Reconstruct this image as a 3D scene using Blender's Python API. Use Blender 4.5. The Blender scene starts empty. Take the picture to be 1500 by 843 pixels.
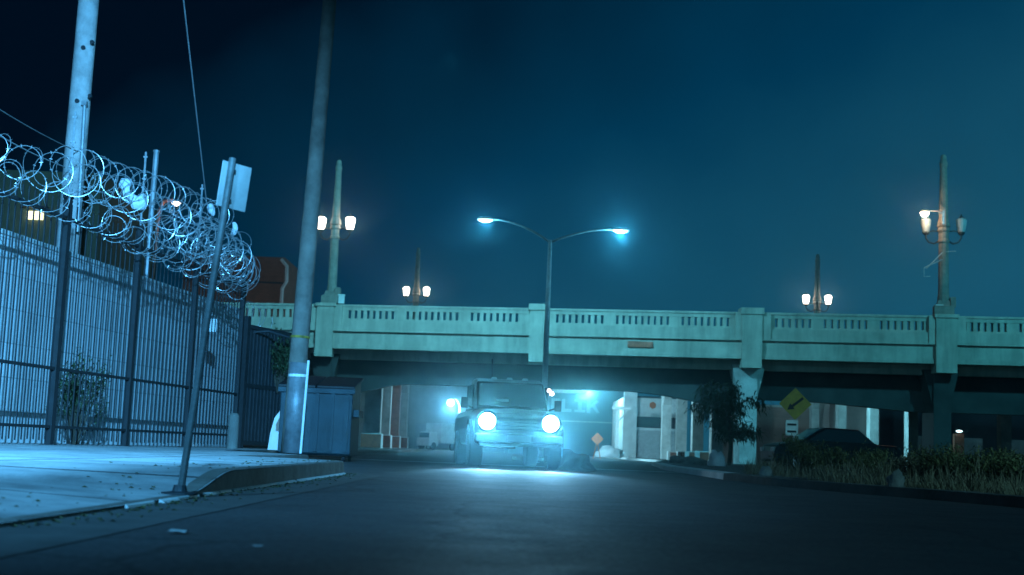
import bpy, bmesh, math, random
from mathutils import Vector, Matrix
R = math.radians
random.seed(7)
scene = bpy.context.scene
C = scene.collection

# ------------------------------------------------------------------ camera
CAMZ = 0.40
FPX = 1950.0
PITCH = math.atan(237 / 1950)
ROLL = R(2.3)
cam_d = bpy.data.cameras.new('camera'); cam = bpy.data.objects.new('camera', cam_d); C.objects.link(cam)
scene.camera = cam
cam_d.sensor_width = 36; cam_d.lens = FPX / 1500 * 36
cam_d.clip_start = 0.05; cam_d.clip_end = 3000
CM = Matrix.Rotation(math.pi / 2 + PITCH, 4, 'X') @ Matrix.Rotation(ROLL, 4, 'Z')
cam.matrix_world = Matrix.Translation((0, 0, CAMZ)) @ CM
cam_d.dof.use_dof = True; cam_d.dof.focus_distance = 19; cam_d.dof.aperture_fstop = 2.6

# a pixel of the 1500 x 843 photograph turned into a place in the world
def ray(px, py):
    return (CM.to_3x3() @ Vector(((px - 750) / FPX, -(py - 421.5) / FPX, -1))).normalized()
def Py(px, py, y):
    d = ray(px, py); t = y / d.y
    return Vector((d.x * t, y, CAMZ + d.z * t))
def Pz(px, py, z=0.0):
    d = ray(px, py); t = (z - CAMZ) / d.z
    return Vector((d.x * t, d.y * t, z))

# ------------------------------------------------------------------ night sky
W = bpy.data.worlds.new('World'); scene.world = W; W.use_nodes = True
nt = W.node_tree; nt.nodes.clear()
def N(t, **k):
    n = nt.nodes.new(t)
    for a, b in k.items(): setattr(n, a, b)
    return n
out = N('ShaderNodeOutputWorld'); bg = N('ShaderNodeBackground'); nt.links.new(bg.outputs[0], out.inputs[0])
tc = N('ShaderNodeTexCoord'); sep = N('ShaderNodeSeparateXYZ'); nt.links.new(tc.outputs['Generated'], sep.inputs[0])
mz = N('ShaderNodeMath', operation='MULTIPLY_ADD'); nt.links.new(sep.outputs['Z'], mz.inputs[0]); mz.inputs[1].default_value = -1.5; mz.inputs[2].default_value = .735
mx = N('ShaderNodeMath', operation='MULTIPLY_ADD'); nt.links.new(sep.outputs['X'], mx.inputs[0]); mx.inputs[1].default_value = .85; nt.links.new(mz.outputs[0], mx.inputs[2])
nz = N('ShaderNodeTexNoise'); nz.inputs['Scale'].default_value = 5.0; nz.inputs['Detail'].default_value = 6
nt.links.new(tc.outputs['Generated'], nz.inputs['Vector'])
mn = N('ShaderNodeMath', operation='MULTIPLY_ADD'); nt.links.new(nz.outputs['Fac'], mn.inputs[0]); mn.inputs[1].default_value = .34; nt.links.new(mx.outputs[0], mn.inputs[2])
cr = N('ShaderNodeValToRGB'); nt.links.new(mn.outputs[0], cr.inputs[0])
e = cr.color_ramp.elements
e[0].position = .30; e[0].color = (.0002, .0035, .011, 1)
e[1].position = 1.0; e[1].color = (.010, .098, .165, 1)
m_ = cr.color_ramp.elements.new(.62); m_.color = (.0001, .037, .085, 1)
nt.links.new(cr.outputs[0], bg.inputs[0]); bg.inputs[1].default_value = 1.0

scene.view_settings.view_transform = 'Standard'; scene.view_settings.look = 'None'
scene.view_settings.exposure = 0; scene.view_settings.gamma = 1; scene.view_settings.use_curve_mapping = False
scene.cycles.use_denoising = True; scene.cycles.use_adaptive_sampling = False
scene.cycles.max_bounces = 5; scene.cycles.volume_bounces = 0; scene.cycles.diffuse_bounces = 2; scene.cycles.glossy_bounces = 2
scene.cycles.sample_clamp_indirect = 4; scene.cycles.caustics_reflective = False; scene.cycles.caustics_refractive = False

def lamp(kind, name, loc, power, col, aim=None, size=.2, angle=60, blend=.5, soft=.2):
    d = bpy.data.lights.new(name, kind); d.energy = power; d.color = col
    o = bpy.data.objects.new(name, d); C.objects.link(o); o.location = loc
    if kind == 'SPOT': d.spot_size = R(angle); d.spot_blend = blend
    if kind in ('SPOT', 'POINT'): d.shadow_soft_size = soft
    if aim is not None:
        o.rotation_euler = (Vector(aim) - Vector(loc)).to_track_quat('-Z', 'Y').to_euler()
    return o
CYAN = (.12, .66, 1.0); BLUE = (.12, .46, 1.0); TEAL = (.10, .72, .86); WARM = (1.0, .62, .36)
# pale night light in the sky (moon side), weak
sun = bpy.data.lights.new('moonlight', 'SUN'); sun.energy = .02; sun.angle = R(4); sun.color = (.12, .6, 1.0)
so = bpy.data.objects.new('moonlight', sun); C.objects.link(so); so.rotation_euler = (R(52), 0, R(-22))
# floodlight standing high on the right of the street behind the camera: lights pavement, fence and poles
lamp('SPOT', 'street_floodlight', (0.5, -3.0, 9.0), 105000, (.105, .50, 1.0), aim=(-13.2, 21.4, 2.0), angle=50, blend=.45, soft=.12)
lamp('SPOT', 'pavement_fill', (-5, -4, 8), 21000, (.10, .50, 1.0), aim=(-6.2, 10.5, 0), angle=62, blend=1, soft=.2)  # unseen lamp added to brighten the near pavement
# unseen lamps added high up to brighten the face of the bridge
lamp('SPOT', 'bridge_fill', (-3, 55, 17), 23500, (.14, .70, .98), aim=(-3, 72, 6.0), angle=125, blend=.9, soft=.3)
lamp('SPOT', 'bridge_fill_right', (26, 50, 16), 8200, (.09, .74, 1.0), aim=(22, 67, 8.0), angle=115, blend=.9, soft=.3)
lamp('SPOT', 'verge_fill', (9, 0, 8.5), 10500, (.22, .66, .80), aim=(11.5, 20, 0), angle=50, blend=1, soft=.2)  # unseen fill added to lift the grass on the verge

# ------------------------------------------------------------------ mesh helpers
class MB:
    def __init__(s): s.bm = bmesh.new()
    def poly(s, pts):
        return s.bm.faces.new([s.bm.verts.new(p) for p in pts])
    def hexa(s, P):  # 8 points: bottom ring 0-3, top ring 4-7
        v = [s.bm.verts.new(p) for p in P]
        for f in ((3, 2, 1, 0), (4, 5, 6, 7), (0, 1, 5, 4), (1, 2, 6, 5), (2, 3, 7, 6), (3, 0, 4, 7)):
            s.bm.faces.new([v[i] for i in f])
        return v
    def box(s, c, d, rz=0.0, M=None, tz=1.0):
        x, y, z = d[0] / 2, d[1] / 2, d[2] / 2
        T = Matrix.Translation(c) @ Matrix.Rotation(rz, 4, 'Z')
        if M is not None: T = Matrix.Translation(c) @ M
        P = [(-x, -y, -z), (x, -y, -z), (x, y, -z), (-x, y, -z), (-x * tz, -y * tz, z), (x * tz, -y * tz, z), (x * tz, y * tz, z), (-x * tz, y * tz, z)]
        s.hexa([T @ Vector(p) for p in P]); return s
    def span(s, x0, x1, y0, y1, z0, z1):
        return s.box(((x0 + x1) / 2, (y0 + y1) / 2, (z0 + z1) / 2), (x1 - x0, y1 - y0, z1 - z0))
    def prism(s, poly, a0, a1, axis='z'):
        def pt(p, a):
            return {'z': (p[0], p[1], a), 'y': (p[0], a, p[1]), 'x': (a, p[0], p[1])}[axis]
        A = [s.bm.verts.new(pt(p, a0)) for p in poly]; B = [s.bm.verts.new(pt(p, a1)) for p in poly]
        n = len(poly)
        s.bm.faces.new(A[::-1]); s.bm.faces.new(B)
        for i in range(n):
            s.bm.faces.new((A[i], A[(i + 1) % n], B[(i + 1) % n], B[i]))
        return s
    def tube(s, pts, r, n=8, cap=True):
        pts = [Vector(p) for p in pts]; rings = []
        up = None
        for i, p in enumerate(pts):
            a = pts[max(i - 1, 0)]; b = pts[min(i + 1, len(pts) - 1)]
            t = (b - a).normalized()
            if up is None:
                up = t.orthogonal().normalized()
            up = (up - t * up.dot(t))
            if up.length < 1e-5: up = t.orthogonal()
            up.normalize(); sd = t.cross(up)
            rr = r[i] if isinstance(r, (list, tuple)) else r
            rings.append([s.bm.verts.new(p + (up * math.cos(2 * math.pi * k / n) + sd * math.sin(2 * math.pi * k / n)) * rr) for k in range(n)])
        for A, B in zip(rings, rings[1:]):
            for k in range(n):
                s.bm.faces.new((A[k], A[(k + 1) % n], B[(k + 1) % n], B[k]))
        if cap:
            s.bm.faces.new(rings[0][::-1]); s.bm.faces.new(rings[-1])
        return s
    def lathe(s, prof, c=(0, 0, 0), n=20, axis='z'):
        c = Vector(c); rings = []
        for r, h in prof:
            ring = []
            for k in range(n):
                a = 2 * math.pi * k / n
                if axis == 'z': q = Vector((r * math.cos(a), r * math.sin(a), h))
                elif axis == 'x': q = Vector((h, r * math.cos(a), r * math.sin(a)))
                else: q = Vector((r * math.sin(a), h, r * math.cos(a)))
                ring.append(s.bm.verts.new(c + q))
            rings.append(ring)
        for A, B in zip(rings, rings[1:]):
            for k in range(n):
                s.bm.faces.new((A[k], A[(k + 1) % n], B[(k + 1) % n], B[k]))
        s.bm.faces.new(rings[0][::-1]); s.bm.faces.new(rings[-1])
        return s
    def build(s, name, m, parent=None, smooth=False, bevel=0, loc=None, subd=0, jitter=0):
        bm = s.bm
        if jitter:
            for v in bm.verts: v.co += Vector((random.uniform(-1, 1), random.uniform(-1, 1), random.uniform(-1, 1))) * jitter
        bmesh.ops.recalc_face_normals(bm, faces=bm.faces)
        me = bpy.data.meshes.new(name); bm.to_mesh(me); bm.free()
        me.materials.append(m)
        if smooth:
            for p in me.polygons: p.use_smooth = True
        o = bpy.data.objects.new(name, me); C.objects.link(o)
        if parent is not None: o.parent = parent
        if loc is not None: o.location = loc
        if bevel:
            b = o.modifiers.new('bevel', 'BEVEL'); b.width = bevel; b.segments = 2; b.limit_method = 'ANGLE'; b.angle_limit = R(35)
        if subd:
            b = o.modifiers.new('sub', 'SUBSURF'); b.levels = subd; b.render_levels = subd
        return o
def thing(name, label, cat, loc=(0, 0, 0), rz=0.0, group=None):
    o = bpy.data.objects.new(name, None); C.objects.link(o); o.location = loc; o.rotation_euler = (0, 0, rz)
    o.empty_display_size = .2
    return tag(o, label, cat, group)
def tag(o, label=None, cat=None, group=None, kind=None):
    if label: o['label'] = label
    if cat: o['category'] = cat
    if group: o['group'] = group
    if kind: o['kind'] = kind
    return o
def struct(o): o['kind'] = 'structure'; return o
def copy_tree(o, parent=None):
    c = o.copy(); C.objects.link(c); c.parent = parent
    for ch in list(o.children): copy_tree(ch, c)
    return c

# ------------------------------------------------------------------ materials
def mat(name, col, rough=.7, metal=0.0, var=.35, scale=3.0, bump=.15, bscale=None, col2=None, spec=.4, emit=None, es=0, thr=None):
    m = bpy.data.materials.new(name); m.use_nodes = True; t = m.node_tree; b = t.nodes['Principled BSDF']
    b.inputs['Roughness'].default_value = rough; b.inputs['Metallic'].default_value = metal
    b.inputs['Specular IOR Level'].default_value = spec
    tc = t.nodes.new('ShaderNodeTexCoord')
    if var > 0 or col2:
        n = t.nodes.new('ShaderNodeTexNoise'); n.inputs['Scale'].default_value = scale; n.inputs['Detail'].default_value = 8; n.inputs['Roughness'].default_value = .65
        t.links.new(tc.outputs['Object'], n.inputs['Vector'])
        r = t.nodes.new('ShaderNodeValToRGB'); t.links.new(n.outputs['Fac'], r.inputs[0])
        lo, hi = thr or (.32, .70)
        r.color_ramp.elements[0].position = lo; r.color_ramp.elements[1].position = hi
        c2 = col2 or tuple(min(1, c * (1 + var)) for c in col)
        c1 = col if col2 else tuple(c * (1 - var) for c in col)
        r.color_ramp.elements[0].color = (*c1, 1); r.color_ramp.elements[1].color = (*c2, 1)
        t.links.new(r.outputs[0], b.inputs['Base Color'])
    else: b.inputs['Base Color'].default_value = (*col, 1)
    if bump > 0:
        n2 = t.nodes.new('ShaderNodeTexNoise'); n2.inputs['Scale'].default_value = bscale or scale * 8; n2.inputs['Detail'].default_value = 6
        t.links.new(tc.outputs['Object'], n2.inputs['Vector'])
        bp = t.nodes.new('ShaderNodeBump'); bp.inputs['Strength'].default_value = bump; bp.inputs['Distance'].default_value = .03
        t.links.new(n2.outputs['Fac'], bp.inputs['Height']); t.links.new(bp.outputs[0], b.inputs['Normal'])
    if emit:
        b.inputs['Emission Color'].default_value = (*emit, 1); b.inputs['Emission Strength'].default_value = es
    return m
def glow(name, col, s):
    m = bpy.data.materials.new(name); m.use_nodes = True; t = m.node_tree; t.nodes.clear()
    o = t.nodes.new('ShaderNodeOutputMaterial'); e = t.nodes.new('ShaderNodeEmission'); e.inputs[0].default_value = (*col, 1); e.inputs[1].default_value = s
    t.links.new(e.outputs[0], o.inputs[0]); return m
def courses(m, bw, bh, dark=.45, mortar=.01, off=.5):
    """adds block / panel joints to a material's colour and relief, in the object's own space"""
    t = m.node_tree; b = t.nodes['Principled BSDF']; src = b.inputs['Base Color'].links[0].from_socket
    tc = t.nodes.new('ShaderNodeTexCoord'); mp = t.nodes.new('ShaderNodeSeparateXYZ'); t.links.new(tc.outputs['Object'], mp.inputs[0])
    ad = t.nodes.new('ShaderNodeMath'); ad.operation = 'ADD'; t.links.new(mp.outputs[0], ad.inputs[0]); t.links.new(mp.outputs[1], ad.inputs[1])
    cb = t.nodes.new('ShaderNodeCombineXYZ'); t.links.new(ad.outputs[0], cb.inputs[0]); t.links.new(mp.outputs[2], cb.inputs[1])
    br = t.nodes.new('ShaderNodeTexBrick'); br.inputs['Scale'].default_value = 1; br.inputs['Brick Width'].default_value = bw; br.inputs['Row Height'].default_value = bh
    br.inputs['Mortar Size'].default_value = mortar; br.offset = off
    br.inputs['Color1'].default_value = (1, 1, 1, 1); br.inputs['Color2'].default_value = (.86, .86, .86, 1); br.inputs['Mortar'].default_value = (dark, dark, dark, 1)
    t.links.new(cb.outputs[0], br.inputs['Vector'])
    mx = t.nodes.new('ShaderNodeMixRGB'); mx.blend_type = 'MULTIPLY'; mx.inputs[0].default_value = 1
    t.links.new(src, mx.inputs[1]); t.links.new(br.outputs[0], mx.inputs[2]); t.links.new(mx.outputs[0], b.inputs['Base Color'])
    return m

M = {}
M['ground'] = mat('packed_dirt', (.10, .085, .07), .95, var=.5, scale=.8, bump=.5, bscale=6)
M['concrete'] = mat('bridge_concrete', (.45, .42, .35), .85, var=.22, scale=.9, bump=.2, bscale=12)
def streaks(m, lo=.55):
    t = m.node_tree; b = t.nodes['Principled BSDF']; src = b.inputs['Base Color'].links[0].from_socket
    tc = t.nodes.new('ShaderNodeTexCoord'); mp = t.nodes.new('ShaderNodeMapping'); mp.inputs['Scale'].default_value = (2.2, 2.2, .22); t.links.new(tc.outputs['Object'], mp.inputs[0])
    n = t.nodes.new('ShaderNodeTexNoise'); n.inputs['Scale'].default_value = 1; n.inputs['Detail'].default_value = 6; n.inputs['Roughness'].default_value = .7; t.links.new(mp.outputs[0], n.inputs[0])
    mr = t.nodes.new('ShaderNodeMapRange'); mr.inputs[1].default_value = .36; mr.inputs[2].default_value = .58; mr.inputs[3].default_value = lo; mr.inputs[4].default_value = 1.05; t.links.new(n.outputs[0], mr.inputs[0])
    vm = t.nodes.new('ShaderNodeVectorMath'); vm.operation = 'SCALE'; t.links.new(src, vm.inputs[0]); t.links.new(mr.outputs[0], vm.inputs['Scale']); t.links.new(vm.outputs[0], b.inputs['Base Color'])
    return m
streaks(M['concrete'], .76)
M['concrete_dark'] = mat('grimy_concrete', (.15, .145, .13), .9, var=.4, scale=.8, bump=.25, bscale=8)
M['shade_dark'] = mat('shade_black_concrete', (.045, .05, .05), .9, var=.4, scale=.8, bump=.2)  # shade under the bridge put into the colour, for girder and piers
M['column'] = mat('column_concrete', (.46, .46, .44), .8, var=.3, scale=1.4, bump=.2, bscale=10)
M['red_brown'] = mat('red_brown_surface', (.27, .09, .055), .8, var=.35, scale=3, bump=.2)  # red-brown tone for front panels, one column and a stand
M['white_paint'] = mat('dirty_white_paint', (.62, .63, .62), .7, var=.18, scale=1.5, bump=.08)
M['wood'] = mat('weathered_pole_wood', (.13, .115, .095), .85, var=.4, scale=2.2, bump=.5, bscale=14)
M['wood_pale'] = mat('bleached_pole_wood', (.50, .47, .45), .85, var=.35, scale=2.2, bump=.5, bscale=14)
M['galv'] = mat('galvanised_steel', (.36, .37, .38), .5, .25, var=.25, scale=5, bump=.08)
M['dark_steel'] = mat('dark_painted_steel', (.035, .04, .045), .5, .3, var=.3, scale=4, bump=.1)
M['fence'] = mat('black_painted_fence_steel', (.014, .016, .018), .7, .0, var=.3, scale=6, bump=.1)
M['wire'] = mat('galvanised_razor_tape', (.62, .63, .64), .35, .7, var=.2, scale=12, bump=0)
M['sign_alu'] = mat('sign_aluminium', (.42, .45, .44), .45, .5, var=.18, scale=6, bump=.04)
M['bin'] = mat('blue_green_bin_steel', (.013, .033, .042), .55, .2, var=.35, scale=2.5, bump=.2)
M['rubber'] = mat('tyre_rubber', (.018, .018, .02), .8, var=.2, scale=10, bump=.3, bscale=60)
M['car_paint'] = mat('dark_truck_paint', (.016, .019, .024), .3, .35, var=.15, scale=3, bump=0, spec=.6)
M['chrome'] = mat('worn_chrome', (.5, .5, .52), .22, 1.0, var=.15, scale=8, bump=0)
M['black'] = mat('black_plastic', (.012, .012, .014), .6, var=.2, scale=6, bump=.1)
M['glass'] = mat('tinted_glass', (.015, .02, .025), .08, 0, var=0, bump=0, spec=.8)
M['brick'] = courses(mat('red_brick', (.26, .12, .085), .9, var=.25, scale=1.2, bump=.15), .44, .15, .6)
M['stucco'] = mat('pale_stucco', (.42, .41, .38), .9, var=.2, scale=.6, bump=.15)
M['pink_wall'] = courses(mat('pink_block_wall', (.36, .22, .18), .9, var=.2, scale=.7, bump=.15), 3.0, 1.1, .6)
M['dark_wall'] = mat('dark_building_wall', (.04, .05, .06), .9, var=.3, scale=.5, bump=.1)
M['blue_wall'] = mat('blue_grey_wall', (.10, .15, .18), .9, var=.15, scale=.5, bump=.1)
M['yellow'] = mat('yellow_sign_face', (.42, .30, .02), .5, var=.22, scale=6, bump=0, emit=None)
M['orange'] = mat('orange_paint', (.55, .14, .04), .6, var=.2, scale=5, bump=0)
M['plastic_bag'] = mat('white_plastic_film', (.75, .76, .78), .35, var=.08, scale=5, bump=.3)
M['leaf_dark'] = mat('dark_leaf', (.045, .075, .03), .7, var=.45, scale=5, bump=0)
M['leaf_dry'] = mat('dry_grass_blade', (.10, .085, .05), .8, var=.5, scale=2.2, bump=0, col2=(.22, .17, .11))
M['leaf_mix'] = mat('olive_brush_leaf', (.065, .075, .03), .8, bump=0, scale=1.5, col2=(.17, .15, .06))
M['bark'] = mat('bark', (.07, .055, .04), .9, var=.4, scale=6, bump=.5)
M['rock'] = mat('pale_rock', (.16, .155, .14), .9, var=.35, scale=5, bump=.5)
M['wall_white'] = courses(mat('white_painted_block_wall', (.72, .73, .74), .8, var=.16, scale=.9, bump=.15), 1.22, .61, .62, .012)
M['lantern'] = glow('lantern_glass_lit', (1.0, .80, .66), 16)
M['lantern_off'] = mat('frosted_lantern_glass', (.35, .42, .42), .3, var=.15, bump=0)
M['led'] = glow('led_panel_lit', (.45, .92, 1.0), 8)
M['head'] = glow('headlight_lens_lit', (.46, .82, 1.0), 60)
M['warm_bulb'] = glow('warm_bulb_lit', (1.0, .82, .7), 8)
M['pink_bulb'] = glow('pinkish_bulb_lit', (1.0, .72, .75), 14)
M['cold_bulb'] = glow('cold_bulb_lit', (.62, .93, 1.0), 7)
M['win'] = glow('lit_window_glass', (.80, .80, .45), 3.0)
M['amber'] = glow('small_amber_light', (1.0, .42, .18), 1.6)
M['stripe'] = mat('worn_road_paint', (.55, .55, .53), .7, var=.3, scale=6, bump=.1)

# asphalt: fine grit, patches, oily gloss
def asphalt():
    m = mat('asphalt', (.038, .038, .04), .55, var=.35, scale=.55, bump=0, spec=.6)
    t = m.node_tree; b = t.nodes['Principled BSDF']; tc = t.nodes.new('ShaderNodeTexCoord')
    n = t.nodes.new('ShaderNodeTexNoise'); n.inputs['Scale'].default_value = 24; n.inputs['Detail'].default_value = 9; n.inputs['Roughness'].default_value = .75; t.links.new(tc.outputs['Object'], n.inputs[0])
    n3 = t.nodes.new('ShaderNodeTexNoise'); n3.inputs['Scale'].default_value = 2.2; n3.inputs['Detail'].default_value = 5; t.links.new(tc.outputs['Object'], n3.inputs[0])
    ad = t.nodes.new('ShaderNodeMath'); ad.operation = 'MULTIPLY_ADD'; ad.inputs[1].default_value = .15; t.links.new(n3.outputs[0], ad.inputs[0]); t.links.new(n.outputs[0], ad.inputs[2])
    bp = t.nodes.new('ShaderNodeBump'); bp.inputs['Strength'].default_value = .85; bp.inputs['Distance'].default_value = .014
    t.links.new(ad.outputs[0], bp.inputs['Height']); t.links.new(bp.outputs[0], b.inputs['Normal'])
    n2 = t.nodes.new('ShaderNodeTexNoise'); n2.inputs['Scale'].default_value = 2.6; n2.inputs['Detail'].default_value = 7; t.links.new(tc.outputs['Object'], n2.inputs[0])
    mr = t.nodes.new('ShaderNodeMapRange'); mr.inputs[1].default_value = .35; mr.inputs[2].default_value = .65; mr.inputs[3].default_value = .68; mr.inputs[4].default_value = .8
    t.links.new(n2.outputs[0], mr.inputs[0]); t.links.new(mr.outputs[0], b.inputs['Roughness'])
    src = b.inputs['Base Color'].links[0].from_socket
    nw = t.nodes.new('ShaderNodeTexNoise'); nw.inputs['Scale'].default_value = 1.3; nw.inputs['Detail'].default_value = 4; t.links.new(tc.outputs['Object'], nw.inputs[0])
    mw = t.nodes.new('ShaderNodeMixRGB'); mw.inputs[0].default_value = .3; t.links.new(tc.outputs['Object'], mw.inputs[1]); t.links.new(nw.outputs['Color'], mw.inputs[2])
    vo = t.nodes.new('ShaderNodeTexVoronoi'); vo.feature = 'DISTANCE_TO_EDGE'; vo.inputs['Scale'].default_value = .42; t.links.new(mw.outputs[0], vo.inputs[0])
    rc = t.nodes.new('ShaderNodeMapRange'); rc.inputs[1].default_value = .0; rc.inputs[2].default_value = .010; rc.inputs[3].default_value = .25; rc.inputs[4].default_value = 1; t.links.new(vo.outputs[0], rc.inputs[0])
    sp = t.nodes.new('ShaderNodeTexNoise'); sp.inputs['Scale'].default_value = 30; sp.inputs['Detail'].default_value = 3; t.links.new(tc.outputs['Object'], sp.inputs[0])
    rs = t.nodes.new('ShaderNodeMapRange'); rs.inputs[1].default_value = .35; rs.inputs[2].default_value = .7; rs.inputs[3].default_value = .4; rs.inputs[4].default_value = 2.3; t.links.new(sp.outputs[0], rs.inputs[0])
    ml = t.nodes.new('ShaderNodeMath'); ml.operation = 'MULTIPLY'; t.links.new(rc.outputs[0], ml.inputs[0]); t.links.new(rs.outputs[0], ml.inputs[1])
    vm = t.nodes.new('ShaderNodeVectorMath'); vm.operation = 'SCALE'; t.links.new(src, vm.inputs[0]); t.links.new(ml.outputs[0], vm.inputs['Scale']); t.links.new(vm.outputs[0], b.inputs['Base Color'])
    return m
M['asphalt'] = asphalt()
def pavement_mat():
    m = mat('pavement_concrete', (.36, .36, .355), .85, var=.42, scale=1.6, bump=.3, bscale=30)
    t = m.node_tree; b = t.nodes['Principled BSDF']; src = b.inputs['Base Color'].links[0].from_socket
    tc = t.nodes.new('ShaderNodeTexCoord')
    br = t.nodes.new('ShaderNodeTexBrick'); br.inputs['Scale'].default_value = 1; br.inputs['Brick Width'].default_value = 1.9; br.inputs['Row Height'].default_value = 1.9; br.offset = 0
    br.inputs['Mortar Size'].default_value = .03; br.inputs['Color1'].default_value = (1, 1, 1, 1); br.inputs['Color2'].default_value = (.9, .9, .9, 1); br.inputs['Mortar'].default_value = (.18, .18, .18, 1)
    t.links.new(tc.outputs['Object'], br.inputs['Vector'])
    mx = t.nodes.new('ShaderNodeMixRGB'); mx.blend_type = 'MULTIPLY'; mx.inputs[0].default_value = 1
    t.links.new(src, mx.inputs[1]); t.links.new(br.outputs[0], mx.inputs[2]); t.links.new(mx.outputs[0], b.inputs['Base Color'])
    return m
M['pave'] = pavement_mat()
M['kerb'] = mat('kerb_concrete', (.10, .085, .07), .9, col2=(.20, .19, .17), scale=3.2, bump=.4, bscale=25)
M['guard'] = mat('scuffed_guard_steel', (.16, .17, .18), .5, .2, var=.45, scale=3.5, bump=.15)
M['post_concrete'] = mat('weathered_post_concrete', (.21, .20, .17), .9, var=.3, scale=3, bump=.25)
M['rkerb_dim'] = mat('dimmed_kerb_concrete', (.07, .068, .06), .95, var=.5, scale=1.2, bump=.3)  # near right kerb darkened in colour where little light falls
M['gutter'] = mat('gutter_concrete', (.075, .075, .072), .8, var=.3, scale=3, bump=.2)

# ------------------------------------------------------------------ ground, road, pavements
b = MB(); b.poly([(-900, -60, -.012), (900, -60, -.012), (900, 2200, -.012), (-900, 2200, -.012)])
struct(b.build('ground', M['ground']))
b = MB()
b.poly([(-30, -30, 0), (14, -30, 0), (7.4, 8, 0), (6.1, 13.5, 0), (4.15, 25.5, 0), (4.6, 40, 0), (8.2, 68, 0), (9.0, 140, 0), (-40, 140, 0), (-40, 38, 0), (-60, 38, 0), (-60, 22, 0)])
struct(b.build('road', M['asphalt']))
KX = -2.03
def zs(x, y):    # height of the left pavement: a dropped apron near the camera, full kerb from y = 10
    f = min(1, max(0, (y - 8.6) / 1.5)); f = f * f * (3 - 2 * f)
    inn = min(1, max(0, (KX - x) / 2.6))
    low = .022 + .128 * inn
    return low * (1 - f) + .165 * f
# left pavement grid with rounded corner at the far end
ys = [-8, -4, 0, 3, 5, 6.5, 7.6, 8.3] + [8.6 + .15 * i for i in range(11)] + [10.6, 12, 13.5, 15, 16.2]
b = MB(); rows = []
def edge_x(y):
    if y <= 16.8: return KX
    q = min(1, (y - 16.8) / 1.6); return KX - 1.6 * (1 - math.sqrt(max(0, 1 - q * q)))
ys += [16.8 + 1.6 * math.sin(R(a)) for a in range(0, 91, 9)]
# beyond the rounded corner the pavement goes on behind, away from the road
inner = [0, .08, .16, .5, 1.0, 1.8, 2.6, 4, 6.5, 9.5]
for y in ys:
    ex = edge_x(y); rows.append([b.bm.verts.new((ex - d, y, zs(ex - d, y))) for d in inner])
for A, B_ in zip(rows, rows[1:]):
    for i in range(len(inner) - 1): b.bm.faces.new((A[i], A[i + 1], B_[i + 1], B_[i]))
o = b.build('pavement', M['pave']); struct(o)
b = MB()   # rear part of the pavement behind the corner
b.poly([(-5.4, 18.38, .163), (-5.4, 38, .163), (-14, 38, .163), (-14, 18.38, .163)])
b.poly([(-3.64, 18.38, .163), (-3.5, 20.4, .163), (-3.4, 23.2, .163), (-4.5, 24.9, .163), (-5.38, 25.6, .163), (-5.38, 18.38, .163)])
struct(b.build('pavement', M['pave']))
b = MB()   # kerb face
line = [Vector((edge_x(y), y, 0)) for y in ys if y >= -8]
line += [Vector((-3.5, 20.4, 0)), Vector((-3.4, 23.2, 0)), Vector((-4.5, 24.9, 0)), Vector((-5.4, 27.5, 0)), Vector((-5.4, 38, 0))]
pv = None
for p in line:
    z = zs(p.x, p.y) if p.y < 18.5 else .163
    q = (b.bm.verts.new((p.x + .012, p.y, -.01)), b.bm.verts.new((p.x + .004, p.y, z - .012)), b.bm.verts.new((p.x - .015, p.y, z + .004)), b.bm.verts.new((p.x - .13, p.y, z + .004)))
    if pv:
        for k in range(3): b.bm.faces.new((pv[k], q[k], q[k + 1], pv[k + 1]))
    pv = q
struct(b.build('kerb', M['kerb']))
b = MB(); pv = None   # gutter strip of pale concrete along the kerb, its lip worn and broken
for i, p in enumerate([q for q in line if q.y < 18.3]):
    wdt = .48
    a = b.bm.verts.new((p.x + .013, p.y, .006)); c = b.bm.verts.new((p.x + wdt, p.y, .004))
    if pv: b.bm.faces.new((pv[0], a, c, pv[1]))
    pv = (a, c)
struct(b.build('gutter', M['gutter']))
b = MB()   # narrow bright bead of sealant/paint at the kerb foot
y = 7.2
while y < 17.2:
    L = random.uniform(.35, 1.0)
    x0 = edge_x(y) + .014; x1 = edge_x(y + L) + .014
    w_ = random.uniform(.015, .04)
    b.hexa([(x0, y, .007), (x0 + w_, y, .007), (x1 + w_, y + L, .007), (x1, y + L, .007), (x0, y, .028), (x0 + w_ * .6, y, .02), (x1 + w_ * .6, y + L, .02), (x1, y + L, .028)])
    y += L + random.choice([.02, .03, .14])
tag(b.build('mortar_bead', M['white_paint']), 'broken line of pale mortar along the foot of the left kerb', 'mortar line')
# right kerb and verge
rk = [Pz(1560, 752), Pz(1500, 745), Pz(1380, 734), Pz(1250, 723), Pz(1130, 712), Pz(1060, 703), Vector((4.5, 38, 0)), Vector((5.9, 54, 0)), Vector((8.0, 68, 0)), Vector((9.0, 80, 0)), Vector((9.0, 120, 0))]
b = MB(); pv = None
for p in rk[:6]:
    q = [b.bm.verts.new((p.x - .01, p.y, -.01)), b.bm.verts.new((p.x, p.y, .12)), b.bm.verts.new((p.x + .2, p.y + .05, .125))]
    if pv:
        for k in range(2): b.bm.faces.new((pv[k], q[k], q[k + 1], pv[k + 1]))
    pv = q
struct(b.build('kerb', M['rkerb_dim']))  # dim near stretch: weak light put into the colour
b = MB(); pv = None
for p in rk[5:]:
    q = [b.bm.verts.new((p.x - .01, p.y, -.01)), b.bm.verts.new((p.x, p.y, .12)), b.bm.verts.new((p.x + .2, p.y + .05, .132)), b.bm.verts.new((p.x + .32, p.y + .05, .13))]
    if pv:
        for k in range(3): b.bm.faces.new((pv[k], q[k], q[k + 1], pv[k + 1]))
    pv = q
struct(b.build('kerb', M['white_paint']))  # same kerb farther on, brighter light put into a pale colour
b = MB()
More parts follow.
